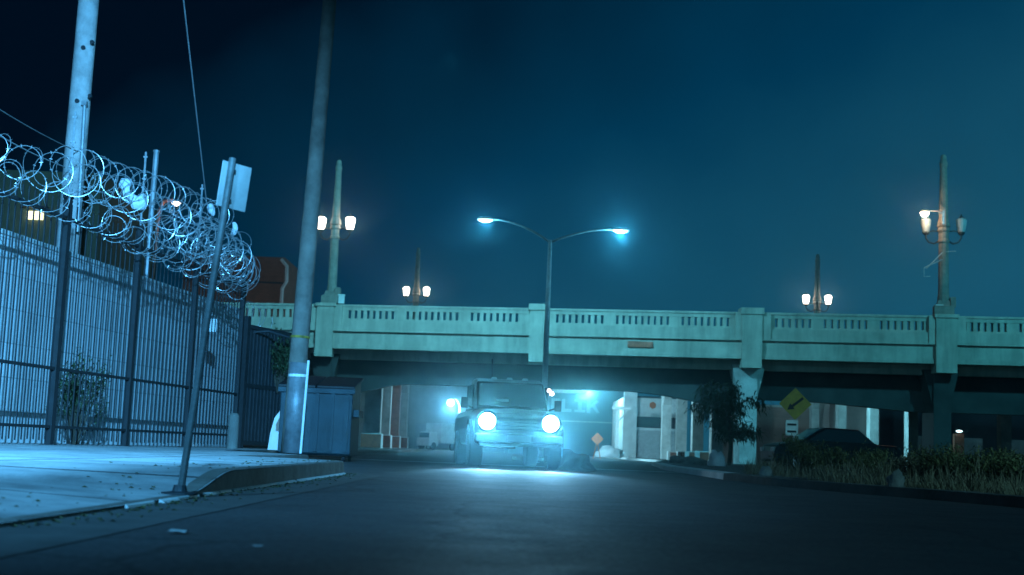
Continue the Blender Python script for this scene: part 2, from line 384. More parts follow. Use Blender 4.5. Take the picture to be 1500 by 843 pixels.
L1 = [(p.x + .2, p.y + .05, .125) for p in rk[4:]]
b.poly(L1 + [(12.5, 120, .125), (12.5, 40, .125), (9, 25, .125)])
struct(b.build('pavement', M['gutter']))
b = MB()
b.poly([(p.x + .2, p.y + .05, .10) for p in rk[:6]] + [(9, 30, .10), (40, 62, .10), (40, 8, .10)])
struct(b.build('verge', M['ground']))
# left island by the underpass
isl = [(-6.6, 44), (-5.5, 43.6), (-4.9, 44.2), (-5.2, 60), (-5.7, 72), (-6.0, 110), (-10.5, 110), (-10.5, 44)]
b = MB(); b.prism(isl, -.01, .15); struct(b.build('kerb_island', M['gutter'], bevel=.03))
# worn painted stop line and lane marks beyond the truck
b = MB(); b.poly([(-5.5, 33.6, .005), (5.2, 32.4, .005), (5.2, 32.9, .005), (-5.5, 34.1, .005)])
struct(b.build('road_marking', M['stripe']))
b = MB()
for (y0, y1) in ((44, 47), (54, 57), (64, 67), (76, 80)): b.poly([(1.0, y0, .005), (1.15, y0, .005), (1.15, y1, .005), (1.0, y1, .005)])
struct(b.build('road_marking', M['stripe']))

# ------------------------------------------------------------------ the bridge
YA = 72.5
A0 = Py(480, 446, YA); H = A0.z
B0 = Pz(1385, 463, H)
U = (B0 - A0); LEN = U.length; U.normalize()
def ub(px):          # place along the front face that shows at image column px
    d = ray(px, 452); # intersect with vertical plane through A0,U
    n = Vector((U.y, -U.x, 0)); cam0 = Vector((0, 0, CAMZ))
    t = (A0 - cam0).dot(n) / d.dot(n); return (cam0 + d * t - A0).dot(U)
def zb(py, px=600):
    d = ray(px, py); n = Vector((U.y, -U.x, 0)); cam0 = Vector((0, 0, CAMZ))
    t = (A0 - cam0).dot(n) / d.dot(n); return (cam0 + d * t).z
BR = thing('road_bridge', 'long pale concrete road bridge with slotted parapet crossing the whole street', 'bridge', (A0.x, A0.y, 0))
def BP(u, w, z): return Vector((U.x * u, U.y * u + w, z))
def bbox(m, u0, u1, w0, w1, z0, z1):
    m.hexa([BP(u0, w0, z0), BP(u1, w0, z0), BP(u1, w1, z0), BP(u0, w1, z0), BP(u0, w0, z1), BP(u1, w0, z1), BP(u1, w1, z1), BP(u0, w1, z1)])
def zq(py): return zb(py + 2.3)      # levels measured at x = 600
Zt = H; Zs1 = zb(456.5); Zs0 = zb(468.5); Zr = zb(471.5); Zc1 = zb(486); Zc0 = zb(489.5); Zf0 = zb(507); Zb0 = zb(513.5)
Zp = zb(526); Zg1 = zb(517); Zg0 = zb(527.5); Zgb = zb(561)
print('BRIDGE levels', [round(v, 2) for v in (Zt, Zs1, Zs0, Zr, Zc1, Zc0, Zf0, Zb0, Zp, Zgb)], 'LEN', LEN, 'U', U)
WID = 35.0
uL, uR = ub(-330), ub(2000)
pyl = [ub(120) , ub(478), ub(788), ub(1101), ub(1384), ub(1690)]
# slotted parapet
def parapet(w0, w1, detailed=True):
    m = MB()
    bbox(m, uL, uR, w0, w1, Zr, Zs0); bbox(m, uL, uR, w0, w1, Zs1, Zt - .11)
    bbox(m, uL, uR, w0 - .05, w1 + .05, Zt - .11, Zt)
    segs = []
    groups = [(511, 578, 8), (596, 672, 9), (690, 760, 8), (815, 885, 8), (903, 981, 9), (999, 1069, 8), (1126, 1189, 7), (1207, 1271, 7), (1289, 1354, 7), (1412, 1475, 7), (1493, 1557, 7),
              (360, 437, 9), (268, 345, 9), (175, 250, 8), (50, 100, 5)]
    gs = sorted((ub(a), ub(c), n) for a, c, n in groups)
    cur = uL
    for a, c, n in gs:
        per = (c - a) / (n - .55); sw = per * .42
        for k in range(n):
            s0 = a + k * per
            bbox(m, cur, s0, w0 + .02, w1 - .02, Zs0, Zs1); cur = s0 + sw
    bbox(m, cur, uR, w0 + .02, w1 - .02, Zs0, Zs1)
    return m.build('parapet', M['concrete'], BR)
parapet(0, .32); parapet(WID - .32, WID)
m = MB(); bbox(m, uL, uR, -.14, .5, Zc1, Zr); bbox(m, uL, uR, -.20, .5, Zc0 + .05, Zc1)
m.build('cornice', M['concrete'], BR)
m = MB(); bbox(m, uL, uR, -.05, .5, Zf0, Zc0 + .05); bbox(m, uL, uR, -.12, .5, Zb0, Zf0)
m.build('fascia', M['concrete'], BR)
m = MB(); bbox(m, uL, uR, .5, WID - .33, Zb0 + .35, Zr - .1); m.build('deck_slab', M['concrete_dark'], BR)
m = MB(); bbox(m, uL, uR, .9, 1.3, Zg0, Zb0 + .35); m.build('edge_beam', M['concrete'], BR)
# haunched front girder: flat over the road, curving down to its piers
def soffit(u):
    z = Zgb
    for a, c in ((ub(535), ub(602)), ):
        if u < c: t = min(1, max(0, (c - u) / (c - a))); z = Zgb - .55 * t * t
    c, d = ub(925), ub(1075)
    if u > c: t = min(1, (u - c) / (d - c)); z = Zgb - .75 * t ** 1.5
    c2, d2 = ub(1190), ub(1340)
    if u > ub(1100): z = Zgb - .25
    if u > c2: t = min(1, (u - c2) / (d2 - c2)); z = Zgb - .25 - .35 * t ** 1.3
    return z
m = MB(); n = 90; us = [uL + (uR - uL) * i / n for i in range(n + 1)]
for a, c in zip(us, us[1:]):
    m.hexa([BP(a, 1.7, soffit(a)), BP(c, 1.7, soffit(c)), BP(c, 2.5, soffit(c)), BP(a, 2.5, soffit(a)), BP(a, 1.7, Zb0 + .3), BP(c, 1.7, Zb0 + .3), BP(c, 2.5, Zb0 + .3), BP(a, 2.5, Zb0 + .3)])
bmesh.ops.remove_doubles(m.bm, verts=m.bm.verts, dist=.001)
m.build('haunched_girder', M['shade_dark'], BR)  # dark colour stands for the shade below the ledge
for wv in (12.5, 23.5):
    m = MB(); bbox(m, uL, uR, wv, wv + .7, Zb0 - .45, Zb0 + .34); m.build('cross_beam', M['concrete_dark'], BR)
# pylons on the front face, some carry a pier below
for i, u in enumerate(pyl):
    hw = .50 if i != 2 else .42
    m = MB()
    bbox(m, u - hw, u + hw, -.32, .6, Zp, Zt + (.02 if i not in (2, 3) else .14))
    bbox(m, u - hw - .08, u + hw + .08, -.38, .62, Zt - .13, Zt + (.05 if i not in (2, 3) else .2))
    if i != 2:
        bbox(m, u - hw - .32, u + hw + .45, -.22, .55, Zc0 + .07, Zt - .03)
    m.build('pylon', M['concrete'], BR)
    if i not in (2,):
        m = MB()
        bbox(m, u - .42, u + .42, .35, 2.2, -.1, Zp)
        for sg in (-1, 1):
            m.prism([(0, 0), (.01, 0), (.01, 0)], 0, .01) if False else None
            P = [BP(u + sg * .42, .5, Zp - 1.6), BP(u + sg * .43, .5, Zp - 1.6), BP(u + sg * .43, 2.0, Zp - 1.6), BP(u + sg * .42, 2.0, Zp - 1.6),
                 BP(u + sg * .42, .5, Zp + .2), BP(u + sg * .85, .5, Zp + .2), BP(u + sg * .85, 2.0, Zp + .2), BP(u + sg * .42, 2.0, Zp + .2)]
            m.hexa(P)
        m.build('pier', M['shade_dark'] if i != 3 else M['column'], BR)  # shade put into the colour of all piers but the pale one
# rows of columns with pedestals, parallel to the road
def wcol(x, y):   # world plan point -> (u, w)
    u = (x - A0.x) / U.x; return u, y - A0.y - U.y * u
def column(x, y, wd=.8, dp=.8, ped=True, m0='column', hp=.95, top=True):
    m = MB(); z1 = Zb0 + .34
    lx, ly = x - A0.x, y - A0.y
    m.box((lx, ly, z1 / 2 + .05), (wd, dp, z1 - .1))
    if top:   # arched bracket into the slab, along the row
        for sg in (-1, 1):
            for k in range(5):
                a0, a1 = k / 5, (k + 1) / 5
                h = lambda a: z1 - 1.5 * (1 - a) ** 2
                y0_, y1_ = ly + sg * (dp / 2 + a0 * 2.4), ly + sg * (dp / 2 + a1 * 2.4)
                xa, xb = lx - wd * .42, lx + wd * .42
                m.hexa([(xa, y0_, h(a0)), (xb, y0_, h(a0)), (xb, y1_, h(a1)), (xa, y1_, h(a1)), (xa, y0_, z1), (xb, y0_, z1), (xb, y1_, z1), (xa, y1_, z1)])
    o = m.build('column', M[m0], BR)
    if ped:
        m = MB(); m.box((lx, ly, hp / 2 + .1), (wd + .28, dp + .28, hp - .1), tz=.97); pd = m.build('pedestal', M['white_paint'], o, bevel=.03)
        m = MB(); m.box((lx, ly - dp / 2 - .17, hp / 2 + .1), (wd + .2, .06, hp - .2)); m.build('red_brown_panel', M['red_brown'], o)  # red-brown plate on the front, other faces white
    return o
for i, y in enumerate((77.5, 85.5, 93.5, 101.5)):
    column(-7.75 - .05 * i, y, .75 if i else .95, m0='column' if i != 2 else 'red_brown')
for y in (79, 87, 95, 104): column(12.4, y, .7, .9, ped=False)
for y in (76, 84, 92, 100): column(23.0, y, .55, .8, ped=False)
for y in (78, 90): column(33.5, y, .7, .8, ped=False)
for y in (80, 92, 104): column(-17, y, .8, .8, ped=False, m0='concrete_dark')

# orange marker plate on the fascia
m = MB(); P0 = A0 + U * ub(939); zz = zb(505, 939)
m.box((0, 0, 0), (1.32, .05, .30), rz=math.atan2(U.y, U.x)); o = m.build('marker_plate', mat('faded_red_plate', (.45, .13, .08), .7, var=.5, scale=3, bump=0), None, loc=(P0.x, P0.y - .12, zz))
tag(o, 'small faded red rectangular plate fixed on the bridge fascia', 'plate')

# ------------------------------------------------------------------ lantern posts on the bridge
def lantern_post(loc, label, lit=True, sc=1.0, lean=0.0):
    t = thing('lantern_post', label, 'street lamp', loc, math.atan2(U.y, U.x), 'lantern posts on the bridge parapet')
    m = MB(); m.box((0, 0, .22), (.95, .8, .44)); m.box((0, 0, .55), (.72, .62, .32), tz=.8); m.box((.42, -.2, .62), (.26, .3, .5)) 
    m.build('base', M['post_concrete'], t, bevel=.02)
    m = MB(); m.lathe([(.30, .6), (.29, .9), (.26, 1.0), (.235, 3.55), (.29, 3.62), (.29, 3.72), (.24, 3.78), (.24, 4.1), (.31, 4.18), (.31, 4.26), (.26, 4.34)], n=10)
    m.build('shaft', M['post_concrete'], t)
    m = MB(); m.lathe([(.26, 4.34), (.33, 4.42), (.30, 4.62), (.235, 4.8), (.17, 7.4), (.20, 7.5), (.20, 7.62), (.15, 7.75), (.15, 7.95), (.08, 8.05)], n=10)
    m.build('spire', M['post_concrete'], t)
    for sg in (-1, 1):
        m = MB(); m.tube([(sg * .2, 0, 3.7), (sg * .45, 0, 3.55), (sg * .7, 0, 3.62), (sg * .84, 0, 3.85), (sg * .84, 0, 4.12)], .045, 6)
        m.tube([(sg * .2, 0, 4.15), (sg * .5, 0, 4.2), (sg * .84, 0, 4.1)], .03, 6); m.lathe([(.10, 3.98), (.17, 4.08), (.17, 4.14)], (sg * .84, 0, 0), 10)
        a = m.build('arm', M['dark_steel'], t)
        m = MB(); m.lathe([(.17, 4.15), (.235, 4.45), (.27, 4.72), (.21, 4.80), (.10, 4.84)], (sg * .84, 0, 0), 14)
        l = m.build('lantern', M['lantern'] if lit else M['lantern_off'], t, smooth=False)
        m = MB(); m.lathe([(.12, 4.845), (.10, 4.88), (.04, 4.96), (.015, 5.06)], (sg * .84, 0, 0), 10)
        m.build('cap', M['dark_steel'], l)
    t.scale = (sc, sc, sc)
    return t
def onb(px, w=0.15, z=None):
    p = A0 + U * ub(px); return (p.x, p.y + w, H + .05 if z is None else z)
lantern_post(onb(484, .2), 'concrete lantern post with two lit lanterns on the left pylon, beside the wooden pole')
lantern_post(onb(1384, .2), 'concrete lantern post with unlit lanterns and a warm floodlight arm, far right', lit=False, sc=1.02)
def far_post(px, py_lant, label):
    p = Py(px, py_lant, 72.5 + WID + (-1 if px < 800 else -5)); lantern_post((p.x, p.y, p.z - 4.5), label)
far_post(610, 427, 'small lit twin lantern post behind the bridge parapet, left of the double-arm street lamp')
far_post(1197, 439, 'small lit twin lantern post behind the bridge parapet, above the yellow sign')
# floodlight arm and bracket on the right post
q = Py(1385, 312, A0.y + U.y * ub(1384) - .25)
t = thing('floodlight', 'blazing warm floodlight on a short arm clamped to the right lantern post', 'floodlight', q)
dx = -1.05
m = MB(); m.tube([(-.1, 0, -.1), (-.4, 0, .08), (dx + .15, 0, .05)], .04, 6); m.box((-.12, 0, -.25), (.1, .1, .7)); m.build('arm', M['galv'], t)
m = MB(); m.lathe([(.05, .16), (.2, .1), (.26, .02), (.24, -.02)], (dx, 0, 0), 12); hd = m.build('lamp_housing', M['galv'], t)
m = MB(); m.lathe([(.23, -.03), (.20, -.16), (.10, -.24)], (dx, 0, 0), 12); m.build('bulb', M['warm_bulb'], t)
lamp('POINT', 'floodlight_light', (q.x + dx, q.y - .3, q.z - .35), 90, WARM, soft=.1)
q = Py(1383, 385, A0.y + U.y * ub(1384) - .25)
t = thing('wire_bracket', 'thin bare steel wire bracket under the unlit lanterns of the right post', 'bracket', q)
m = MB(); m.tube([(-.1, 0, .5), (-.9, 0, -.35)], .03, 5); m.tube([(-.1, 0, .15), (-1.0, 0, -.3)], .03, 5); m.tube([(-1.0, 0, -.3), (-1.0, 0, -.75), (-.7, 0, -.72)], .025, 5); m.tube([(.1, 0, .55), (.6, 0, .6)], .02, 5)
m.build('bracket_arm', M['galv'], t)
for (px, py, lab) in ((497, 443, 'small pale electrical box at the foot of the left lantern post'), (1372, 455, 'small pale electrical box at the foot of the right lantern post')):
    p = A0 + U * ub(px); m = MB(); m.box((0, 0, .22), (.32, .25, .44)); m.box((0, 0, .47), (.38, .3, .06))
    tag(m.build('electrical_box', M['white_paint'], loc=(p.x + .1, p.y - .02, H + .05)), lab, 'electrical box')

# ------------------------------------------------------------------ double arm street lamp
p = Py(795, 640, 54); top = Py(806, 352, 54)
t = thing('street_lamp', 'tall steel street lamp with two long curved arms and cyan heads in mid street', 'street lamp', (p.x, 54, 0))
m = MB(); m.tube([(0, 0, 0), (0, 0, 2), (top.x - p.x, 0, top.z)], [.15, .13, .085], 10); m.lathe([(.26, 0), (.26, .08), (.17, .12), (.16, .4)], n=12); m.build('pole', M['galv'], t, smooth=True)
a = Vector((top.x - p.x, 0, top.z - .1))
for (hx, hy, nm) in ((711, 323, 0), (909, 339, 1)):
    h = Py(hx, hy, 54) - Vector((p.x, 54, 0)); sg = -1 if nm == 0 else 1
    pts = []
    for k in range(9):
        s_ = k / 8; pts.append(Vector((a.x + (h.x - a.x - sg * .3) * s_, 0, a.z + (h.z + .05 - a.z) * math.sin(s_ * math.pi / 2) ** .9)))
    m = MB(); m.tube(pts, [.05] * 4 + [.04] * 5, 8); ar = m.build('arm', M['galv'], t, smooth=True)
    m = MB(); m.box((h.x, 0, h.z + .07), (.72, .32, .10), tz=.7); m.build('lamp_head', M['galv'], t, bevel=.02)
    m = MB(); m.lathe([(.10, -.10), (.19, -.04), (.21, 0.0)], (0, 0, 0), 14)
    for v in m.bm.verts: v.co = Vector((v.co.x * 1.5 + h.x, v.co.y, v.co.z + h.z + .02))
    m.build('lens', M['led'], t)
    lamp('POINT', 'street_lamp_light', (p.x + h.x, 53.7, h.z - .25), 300 if nm else 150, CYAN, soft=.12)
# dusty stop sign-like box on its foot is not visible; low island round the pole
m = MB(); m.lathe([(1.2, -.01), (1.2, .13), (1.1, .15)], (p.x, 54, 0), 24); struct(m.build('kerb_island', M['gutter']))

# ------------------------------------------------------------------ lights under the bridge
p = Py(806, 574, 84)
t = thing('pendant_lamp', 'pair of small pinkish lit bulbs hanging under the bridge beside the truck roof', 'lamp', p)
m = MB(); m.tube([(0, 0, .2), (0, 0, 1.0)], .03, 6); m.tube([(-.15, 0, .2), (.2, 0, .18)], .03, 6); m.build('stem', M['dark_steel'], t)
for q in ((-.10, 0, .09), (.10, 0, -.13)):
    m = MB(); m.lathe([(.04, -.12), (.12, -.07), (.13, 0), (.12, .07), (.04, .12)], q, 10); m.build('bulb', M['pink_bulb'], t, smooth=True)
lamp('SPOT', 'underpass_light', (2.2, 83, 4.4), 4200, (.34, .76, 1.0), aim=(-7.5, 84.5, 1.6), angle=150, blend=.4, soft=.2)
lamp('SPOT', 'underpass_light', (2.8, 86, 4.4), 5200, (.32, .78, 1.0), aim=(12.4, 87.5, 1.8), angle=150, blend=.4, soft=.2)
lamp('SPOT', 'underpass_light', (3.5, 99, 4.4), 5200, (.34, .78, 1.0), aim=(8, 114, 1.8), angle=140, blend=.5, soft=.2)  # unseen lamp added to light the shed walls beyond
lamp('SPOT', 'underpass_fill_right', (16.0, 80, 4.6), 5000, (.2, .7, .9), aim=(23, 84, 1.8), angle=150, blend=.4, soft=.2)  # extra unseen lamp brightening the right-hand columns
# bright cold street lamp beyond the bridge
p = Py(660, 590, 128)
t = thing('street_lamp', 'single blazing cold street lamp beyond the bridge, above the white trailer', 'street lamp', (p.x, p.y, 0))
m = MB(); m.tube([(.9, .3, 0), (.9, .3, p.z - .3), (.6, .2, p.z + .3), (0, 0, p.z + .35)], .08, 8); m.build('pole', M['galv'], t)
m = MB(); m.lathe([(.10, -.34), (.30, -.22), (.36, 0), (.30, .22), (.1, .3)], (0, 0, p.z), 14); m.build('bulb', M['cold_bulb'], t, smooth=True)
lamp('POINT', 'far_light', (p.x, p.y - .5, p.z - .5), 2300, (.38, .72, 1.0), soft=.4)
lamp('POINT', 'far_light', (7, 116, 5.5), 3000, (.30, .80, 1.0), soft=.4)  # unseen lamp added to brighten the buildings beyond the bridge

# ------------------------------------------------------------------ buildings behind the bridge
def building(name, label, x0, x1, y0, y1, h, m0, cat='building'):
    t = thing(name, label, cat, ((x0 + x1) / 2, y0, 0)); w = (x1 - x0) / 2
    m = MB(); m.span(-w, w, 0, y1 - y0, -.1, h); m.build('wall', m0, t); return t, w
# pale warehouse left, its wall lit by the cold lamp
xa, xb = Py(470, 600, 160).x, Py(742, 600, 160).x
t, w = building('warehouse', 'long pale warehouse wall glowing beyond the bridge on the left', xa, xb, 160, 180, 13, M['stucco'])
m = MB(); m.span(-w - .4, w + .4, -.5, 20.5, 13, 13.5); m.build('roof', M['dark_wall'], t)
for k in range(5):
    m = MB(); xx = -w + 3 + k * 4.2; m.span(xx, xx + 2.4, -.06, .05, .0, 3.0); m.build('roller_door', M['galv'], t)
# dark blue hall with big faded letters
x0, x1 = Py(748, 600, 134).x, Py(914, 600, 134).x
t, w = building('letter_hall', 'blue grey hall with big faded letters FLIK on its front', x0, x1, 134, 150, 8.6, M['blue_wall'])
cx = (x0 + x1) / 2
m = MB(); a = Py(808, 574, 134); c = Py(858, 577, 134); m.span(a.x - cx, c.x - cx, -.5, .05, a.z - .1, a.z + .8); m.build('fascia_strip', M['white_paint'], t)
m = MB(); a = Py(830, 618, 134); m.span(-w, w, -.12, .02, a.z, a.z + .12); m.build('ledge', M['galv'], t)
m = MB(); m.span(-w - .2, w + .2, -.2, 16.2, 8.6, 8.9); m.build('roof', M['dark_wall'], t)
lm = mat('faded_letter_paint', (.26, .36, .42), .8, var=.2, scale=1.5, bump=0)
def letter(ch, px0, px1, pt, pb):
    a = Py(px0, pt, 133.9); c = Py(px1, pb, 133.9); lx, rx, tz_, bz = a.x - cx, c.x - cx, a.z, c.z; w_ = rx - lx; h_ = tz_ - bz; s_ = h_ * .24; m = MB(); D = (-.08, .03)
    if ch == 'F':
        m.span(lx, lx + s_, *D, bz, tz_); m.span(lx + s_, rx, *D, tz_ - s_, tz_); m.span(lx + s_, rx - w_ * .2, *D, bz + h_ * .42, bz + h_ * .42 + s_)
    if ch == 'L':
        m.span(lx, lx + s_ * 1.1, *D, bz, tz_); m.span(lx + s_ * 1.1, rx, *D, bz, bz + s_)
    if ch == 'I':
        cxx = (lx + rx) / 2; m.span(cxx - s_ * .6, cxx + s_ * .6, *D, bz + s_ * .8, tz_ - s_ * .8); m.span(lx, rx, *D, tz_ - s_ * .8, tz_); m.span(lx, rx, *D, bz, bz + s_ * .8)
    if ch == 'K':
        m.span(lx, lx + s_ * 1.1, *D, bz, tz_); mid = bz + h_ * .5
        m.prism([(lx + s_ * 1.1, mid - s_ * .5), (lx + s_ * 1.1, mid + s_ * .5), (rx - s_ * .8, tz_), (rx, tz_ - s_ * .5)], D[0], D[1], 'y')
        m.prism([(lx + s_ * 1.6, mid + s_ * .2), (lx + s_ * 2.4, mid + s_ * .8), (rx + s_ * .3, bz + s_ * .2), (rx - s_ * .6, bz)], D[0] - .004, D[1], 'y')
    o = m.build('letter', lm, t); return o
letter('F', 808, 820, 583.5, 603); letter('L', 823, 837, 584.5, 604); letter('I', 842, 857, 585, 604.5); letter('K', 860, 877, 586, 606)
# white walled shed with dark band
x0, x1 = Py(914, 600, 112).x, Py(992, 600, 112).x; cx = (x0 + x1) / 2
t, w = building('white_shed', 'white shed with a dark band and tall lit corner wall beside the letter hall', x0, x1, 112, 124, Py(960, 584, 112).z, M['white_paint'])
a = Py(950, 611, 112); c = Py(950, 627, 112)
m = MB(); m.span(-w + .7, w, -.06, .03, c.z, a.z); m.build('dark_band', M['dark_wall'], t)
m = MB(); c = Py(950, 629, 112); m.span(-w + 1.1, w, -.05, .03, 0, c.z - .1); m.build('roller_door', M['galv'], t)
m = MB(); m.span(-w - .05, -w + 1.05, -.5, .02, -.05, Py(925, 566, 112).z); m.build('corner_wall', M['white_paint'], t)
m = MB(); a = Py(956, 594, 112); m.lathe([(.01, -.07), (.3, -.07), (.3, -.02), (.01, -.02)], (a.x - cx, 0, a.z), 6, 'y'); m.build('emblem', M['orange'], t)
m = MB(); m.span(-w + 1.05, w + .2, -.25, 12.2, Py(960, 584, 112).z, Py(960, 584, 112).z + .15); m.build('roof', M['dark_wall'], t)
for dxx in (.4, 2.7):
    pass
# gallows like canopy post beside it
p = Py(905, 600, 106)
t = thing('canopy_post', 'white timber post with a flat canopy arm and brace, left of the white shed', 'post', (p.x, p.y, 0))
m = MB(); m.span(-.12, .12, -.12, .12, 0, p.z); m.build('post', M['white_paint'], t)
m = MB(); m.span(-.45, 1.0, -.3, .3, p.z, p.z + .22); m.build('canopy', M['white_paint'], t)
m = MB(); m.tube([(.12, 0, p.z - .9), (.8, 0, p.z)], .06, 5); m.build('brace', M['white_paint'], t)
# pink wall building seen right of the pier
x0, x1 = Py(1060, 600, 125).x, Py(1240, 600, 125).x
t, w = building('pink_wall', 'low pinkish block wall building seen behind the yellow sign', x0, x1, 125, 133, Py(1140, 597, 125).z, M['pink_wall'])
m = MB(); z_ = Py(1140, 597, 125).z; m.span(-w, w, -.15, 8.1, z_, z_ + .2); m.build('coping', M['stucco'], t)
x0, x1 = Py(1215, 600, 108).x, Py(1275, 600, 108).x
t, w = building('pale_wall', 'pale plastered wall block behind the columns at right', x0, x1, 108, 112, 5.3, M['stucco'])
x0, x1 = Py(1290, 600, 118).x, Py(1600, 600, 118).x
t, w = building('dark_warehouse', 'dark warehouse with vague pale door panels at the far right under the bridge', x0, x1, 118, 130, 7, M['dark_wall'])
for k in range(4):
    m = MB(); m.span(-w + 3 + k * 4.2, -w + 4.8 + k * 4.2, -.06, .05, .4, 3.0); m.build('door', M['stucco'], t)
# dark trees over the shed
# brick building top left
x1 = Py(416, 400, 118).x; x0 = x1 - 9; zt = Py(380, 376, 118).z
t, w = building('brick_building', 'red brick building with a white downpipe rising above the bridge on the left', x0, x1, 118, 132, zt, M['brick'])
m = MB(); m.tube([(w - .3, -.15, zt - .2), (w + .25, -.15, zt - .8), (w + .3, -.15, zt - 2.2), (w - .05, -.15, zt - 2.8), (w - .05, -.15, 2)], .18, 6); m.build('downpipe', M['white_paint'], t)
zz = Py(380, 415, 118).z; m = MB(); m.span(-w, w, -.08, .03, zz, zz + .15); m.build('ledge', M['dark_wall'], t)
lamp('SPOT', 'brick_wall_fill', (-20, 100, 9), 800, (1, .6, .5), aim=(-26, 118, 14), angle=90, soft=.3)  # unseen lamp added to lift the dim brick wall
# a dark shed with one lit window behind the fence, left
p = Py(48, 314, 46)
t = thing('dark_building', 'dark building behind the fence with one small lit yellow window', 'building', (p.x - 1, 46.3, 0))
m = MB(); m.span(-7, 3.2, 0, 8, 0, p.z + 1.6); m.build('wall', mat('ochre_wall', (.085, .08, .045), .9, var=.2, bump=.1), t)
m = MB(); m.span(.72, 1.28, -.12, -.02, -.15 + p.z, .14 + p.z); m.build('window', M['win'], t)
m = MB(); m.box((1, -.2, p.z + .28), (.9, .35, .06)); m.build('awning', M['dark_steel'], t)
lamp('POINT', 'window_light', (p.x, 45.6, p.z - .1), 3, (.8, .85, .5), soft=.15)
# warm street lamp behind the fence
p = Py(258, 298, 50)
t = thing('street_lamp', 'small warm pink lit lamp seen through the razor wire', 'street lamp', (p.x, 50, 0))
px_ = Py(232, 320, 50).x - p.x
m = MB(); m.tube([(px_ - .25, 0, 0), (px_, 0, p.z - .4), (px_ + .15, 0, p.z + .05), (-.15, 0, p.z + .1)], .07, 6); m.build('pole', mat('rusty_pole', (.4, .2, .14), .8, bump=.1), t)
m = MB(); m.lathe([(.05, -.1), (.14, -.04), (.18, 0.0), (.08, .06)], (0, 0, p.z), 12); m.build('bulb', M['warm_bulb'], t)
lamp('POINT', 'warm_lamp_light', (p.x, 49.7, p.z - .35), 12, (1, .5, .35), soft=.1)
# steel post beyond wall
p0 = Py(214, 420, 33); p1 = Py(229, 222, 33)
t = thing('steel_post', 'plain bare steel post standing behind the fence and above the razor wire', 'post', (p0.x, 33, 0))
m = MB(); m.tube([(p0.x - p0.x - .05, 0, 0), (p1.x - p0.x, 0, p1.z)], .07, 8); m.build('shaft', M['galv'], t)
m = MB(); m.lathe([(.085, -.03), (.085, .02), (.02, .05)], (p1.x - p0.x, 0, p1.z), 8); m.build('cap', M['galv'], t)

# small low vehicles beyond the bridge
def box_truck(loc, label, rz, sc=1.0):
    t = thing('box_truck', label, 'truck', loc, rz)
    m = MB(); m.span(-.95, .95, 0, 1.6, .45, 1.3); m.prism([(-.8, 1.3), (.8, 1.3), (.72, 2.0), (-.72, 2.0)], .25, 1.5, 'y'); m.build('cab', M['white_paint'], t, bevel=.06)
    m = MB(); m.span(-.7, .7, .2, .26, 1.36, 1.9); m.build('windscreen', M['glass'], t)
    m = MB(); m.span(-1.15, 1.15, 1.75, 7.5, .8, 3.0); m.build('cargo_box', M['white_paint'], t, bevel=.03)
    for (x, y) in ((-.85, .8), (.85, .8), (-.9, 6.2), (.9, 6.2)):
        m = MB(); m.lathe([(.2, -.13), (.42, -.13), (.44, -.08), (.44, .08), (.42, .13), (.2, .13)], (x, y, .44), 16, 'x'); m.build('wheel', M['rubber'], t)
    t.scale = (sc, sc, sc); return t
p = Py(619, 650, 142)
box_truck((p.x, 142, 0), 'white box truck parked beyond the bridge, nearest the underpass columns', R(-38), .95)
p = Py(676, 645, 150)
t = thing('parked_car', 'pale parked car beyond the bridge, right of the white box truck', 'car', (p.x, 150, 0), R(80))
def simple_car(t, body, L=4.4):
    m = MB(); m.prism([(0, .25), (L, .25), (L, .8), (L - .15, .92), (L - .9, .95), (L - 1.5, 1.42), (1.7, 1.45), (1.0, .98), (.1, .82), (0, .6)], -.85, .85, 'x'); o = m.build('body', body, t, bevel=.07)
    m = MB(); m.prism([(L - 1.05, .97), (L - 1.52, 1.37), (1.74, 1.39), (1.15, 1.0)], -.865, .865, 'x'); m.build('side_window', M['glass'], t)
    m = MB(); m.prism([(1.04, 1.02), (1.64, 1.40), (1.66, 1.38), (1.06, 1.0)], -.7, .7, 'x')
    for v in m.bm.verts: v.co.y -= .03
    m.build('windscreen', M['glass'], t)
    for (x, y) in ((-.78, .85), (.78, .85), (-.78, L - .85), (.78, L - .85)):
        m = MB(); m.lathe([(.15, -.1), (.30, -.1), (.32, -.06), (.32, .06), (.30, .1), (.15, .1)], (x, y, .32), 18, 'x'); w_ = m.build('wheel', M['rubber'], t)
        m = MB(); m.lathe([(.02, -.11), (.2, -.105), (.2, .105), (.02, .11)], (x, y, .32), 12, 'x'); m.build('rim', M['galv'], w_)
    for sx in (-.62, .62):
        m = MB(); m.box((sx, -.01, .66), (.3, .06, .14)); m.build('headlight', M['lantern_off'], t)
simple_car(t, M['white_paint'])
# dark car behind the brush on the right
p = Py(1160, 690, 36)
t = thing('parked_car', 'dark parked car behind the dry brush, below the yellow sign', 'car', (Py(1128, 690, 45).x, 45.5, .1), R(-84)); simple_car(t, M['car_paint'])
# white lamp low at far right under the bridge
p = Py(1405, 632, 84)
t = thing('wall_lamp', 'small oval white light glowing low under the bridge at far right', 'lamp', p)
m = MB(); m.lathe([(.04, -.06), (.15, -.04), (.2, 0), (.15, .04), (.04, .06)], (0, 0, 0), 12); m.build('bulb', M['cold_bulb'], t)
m = MB(); m.span(-.3, .3, -.05, .3, -2.2, -.16); m.build('stand', M['red_brown'], t)
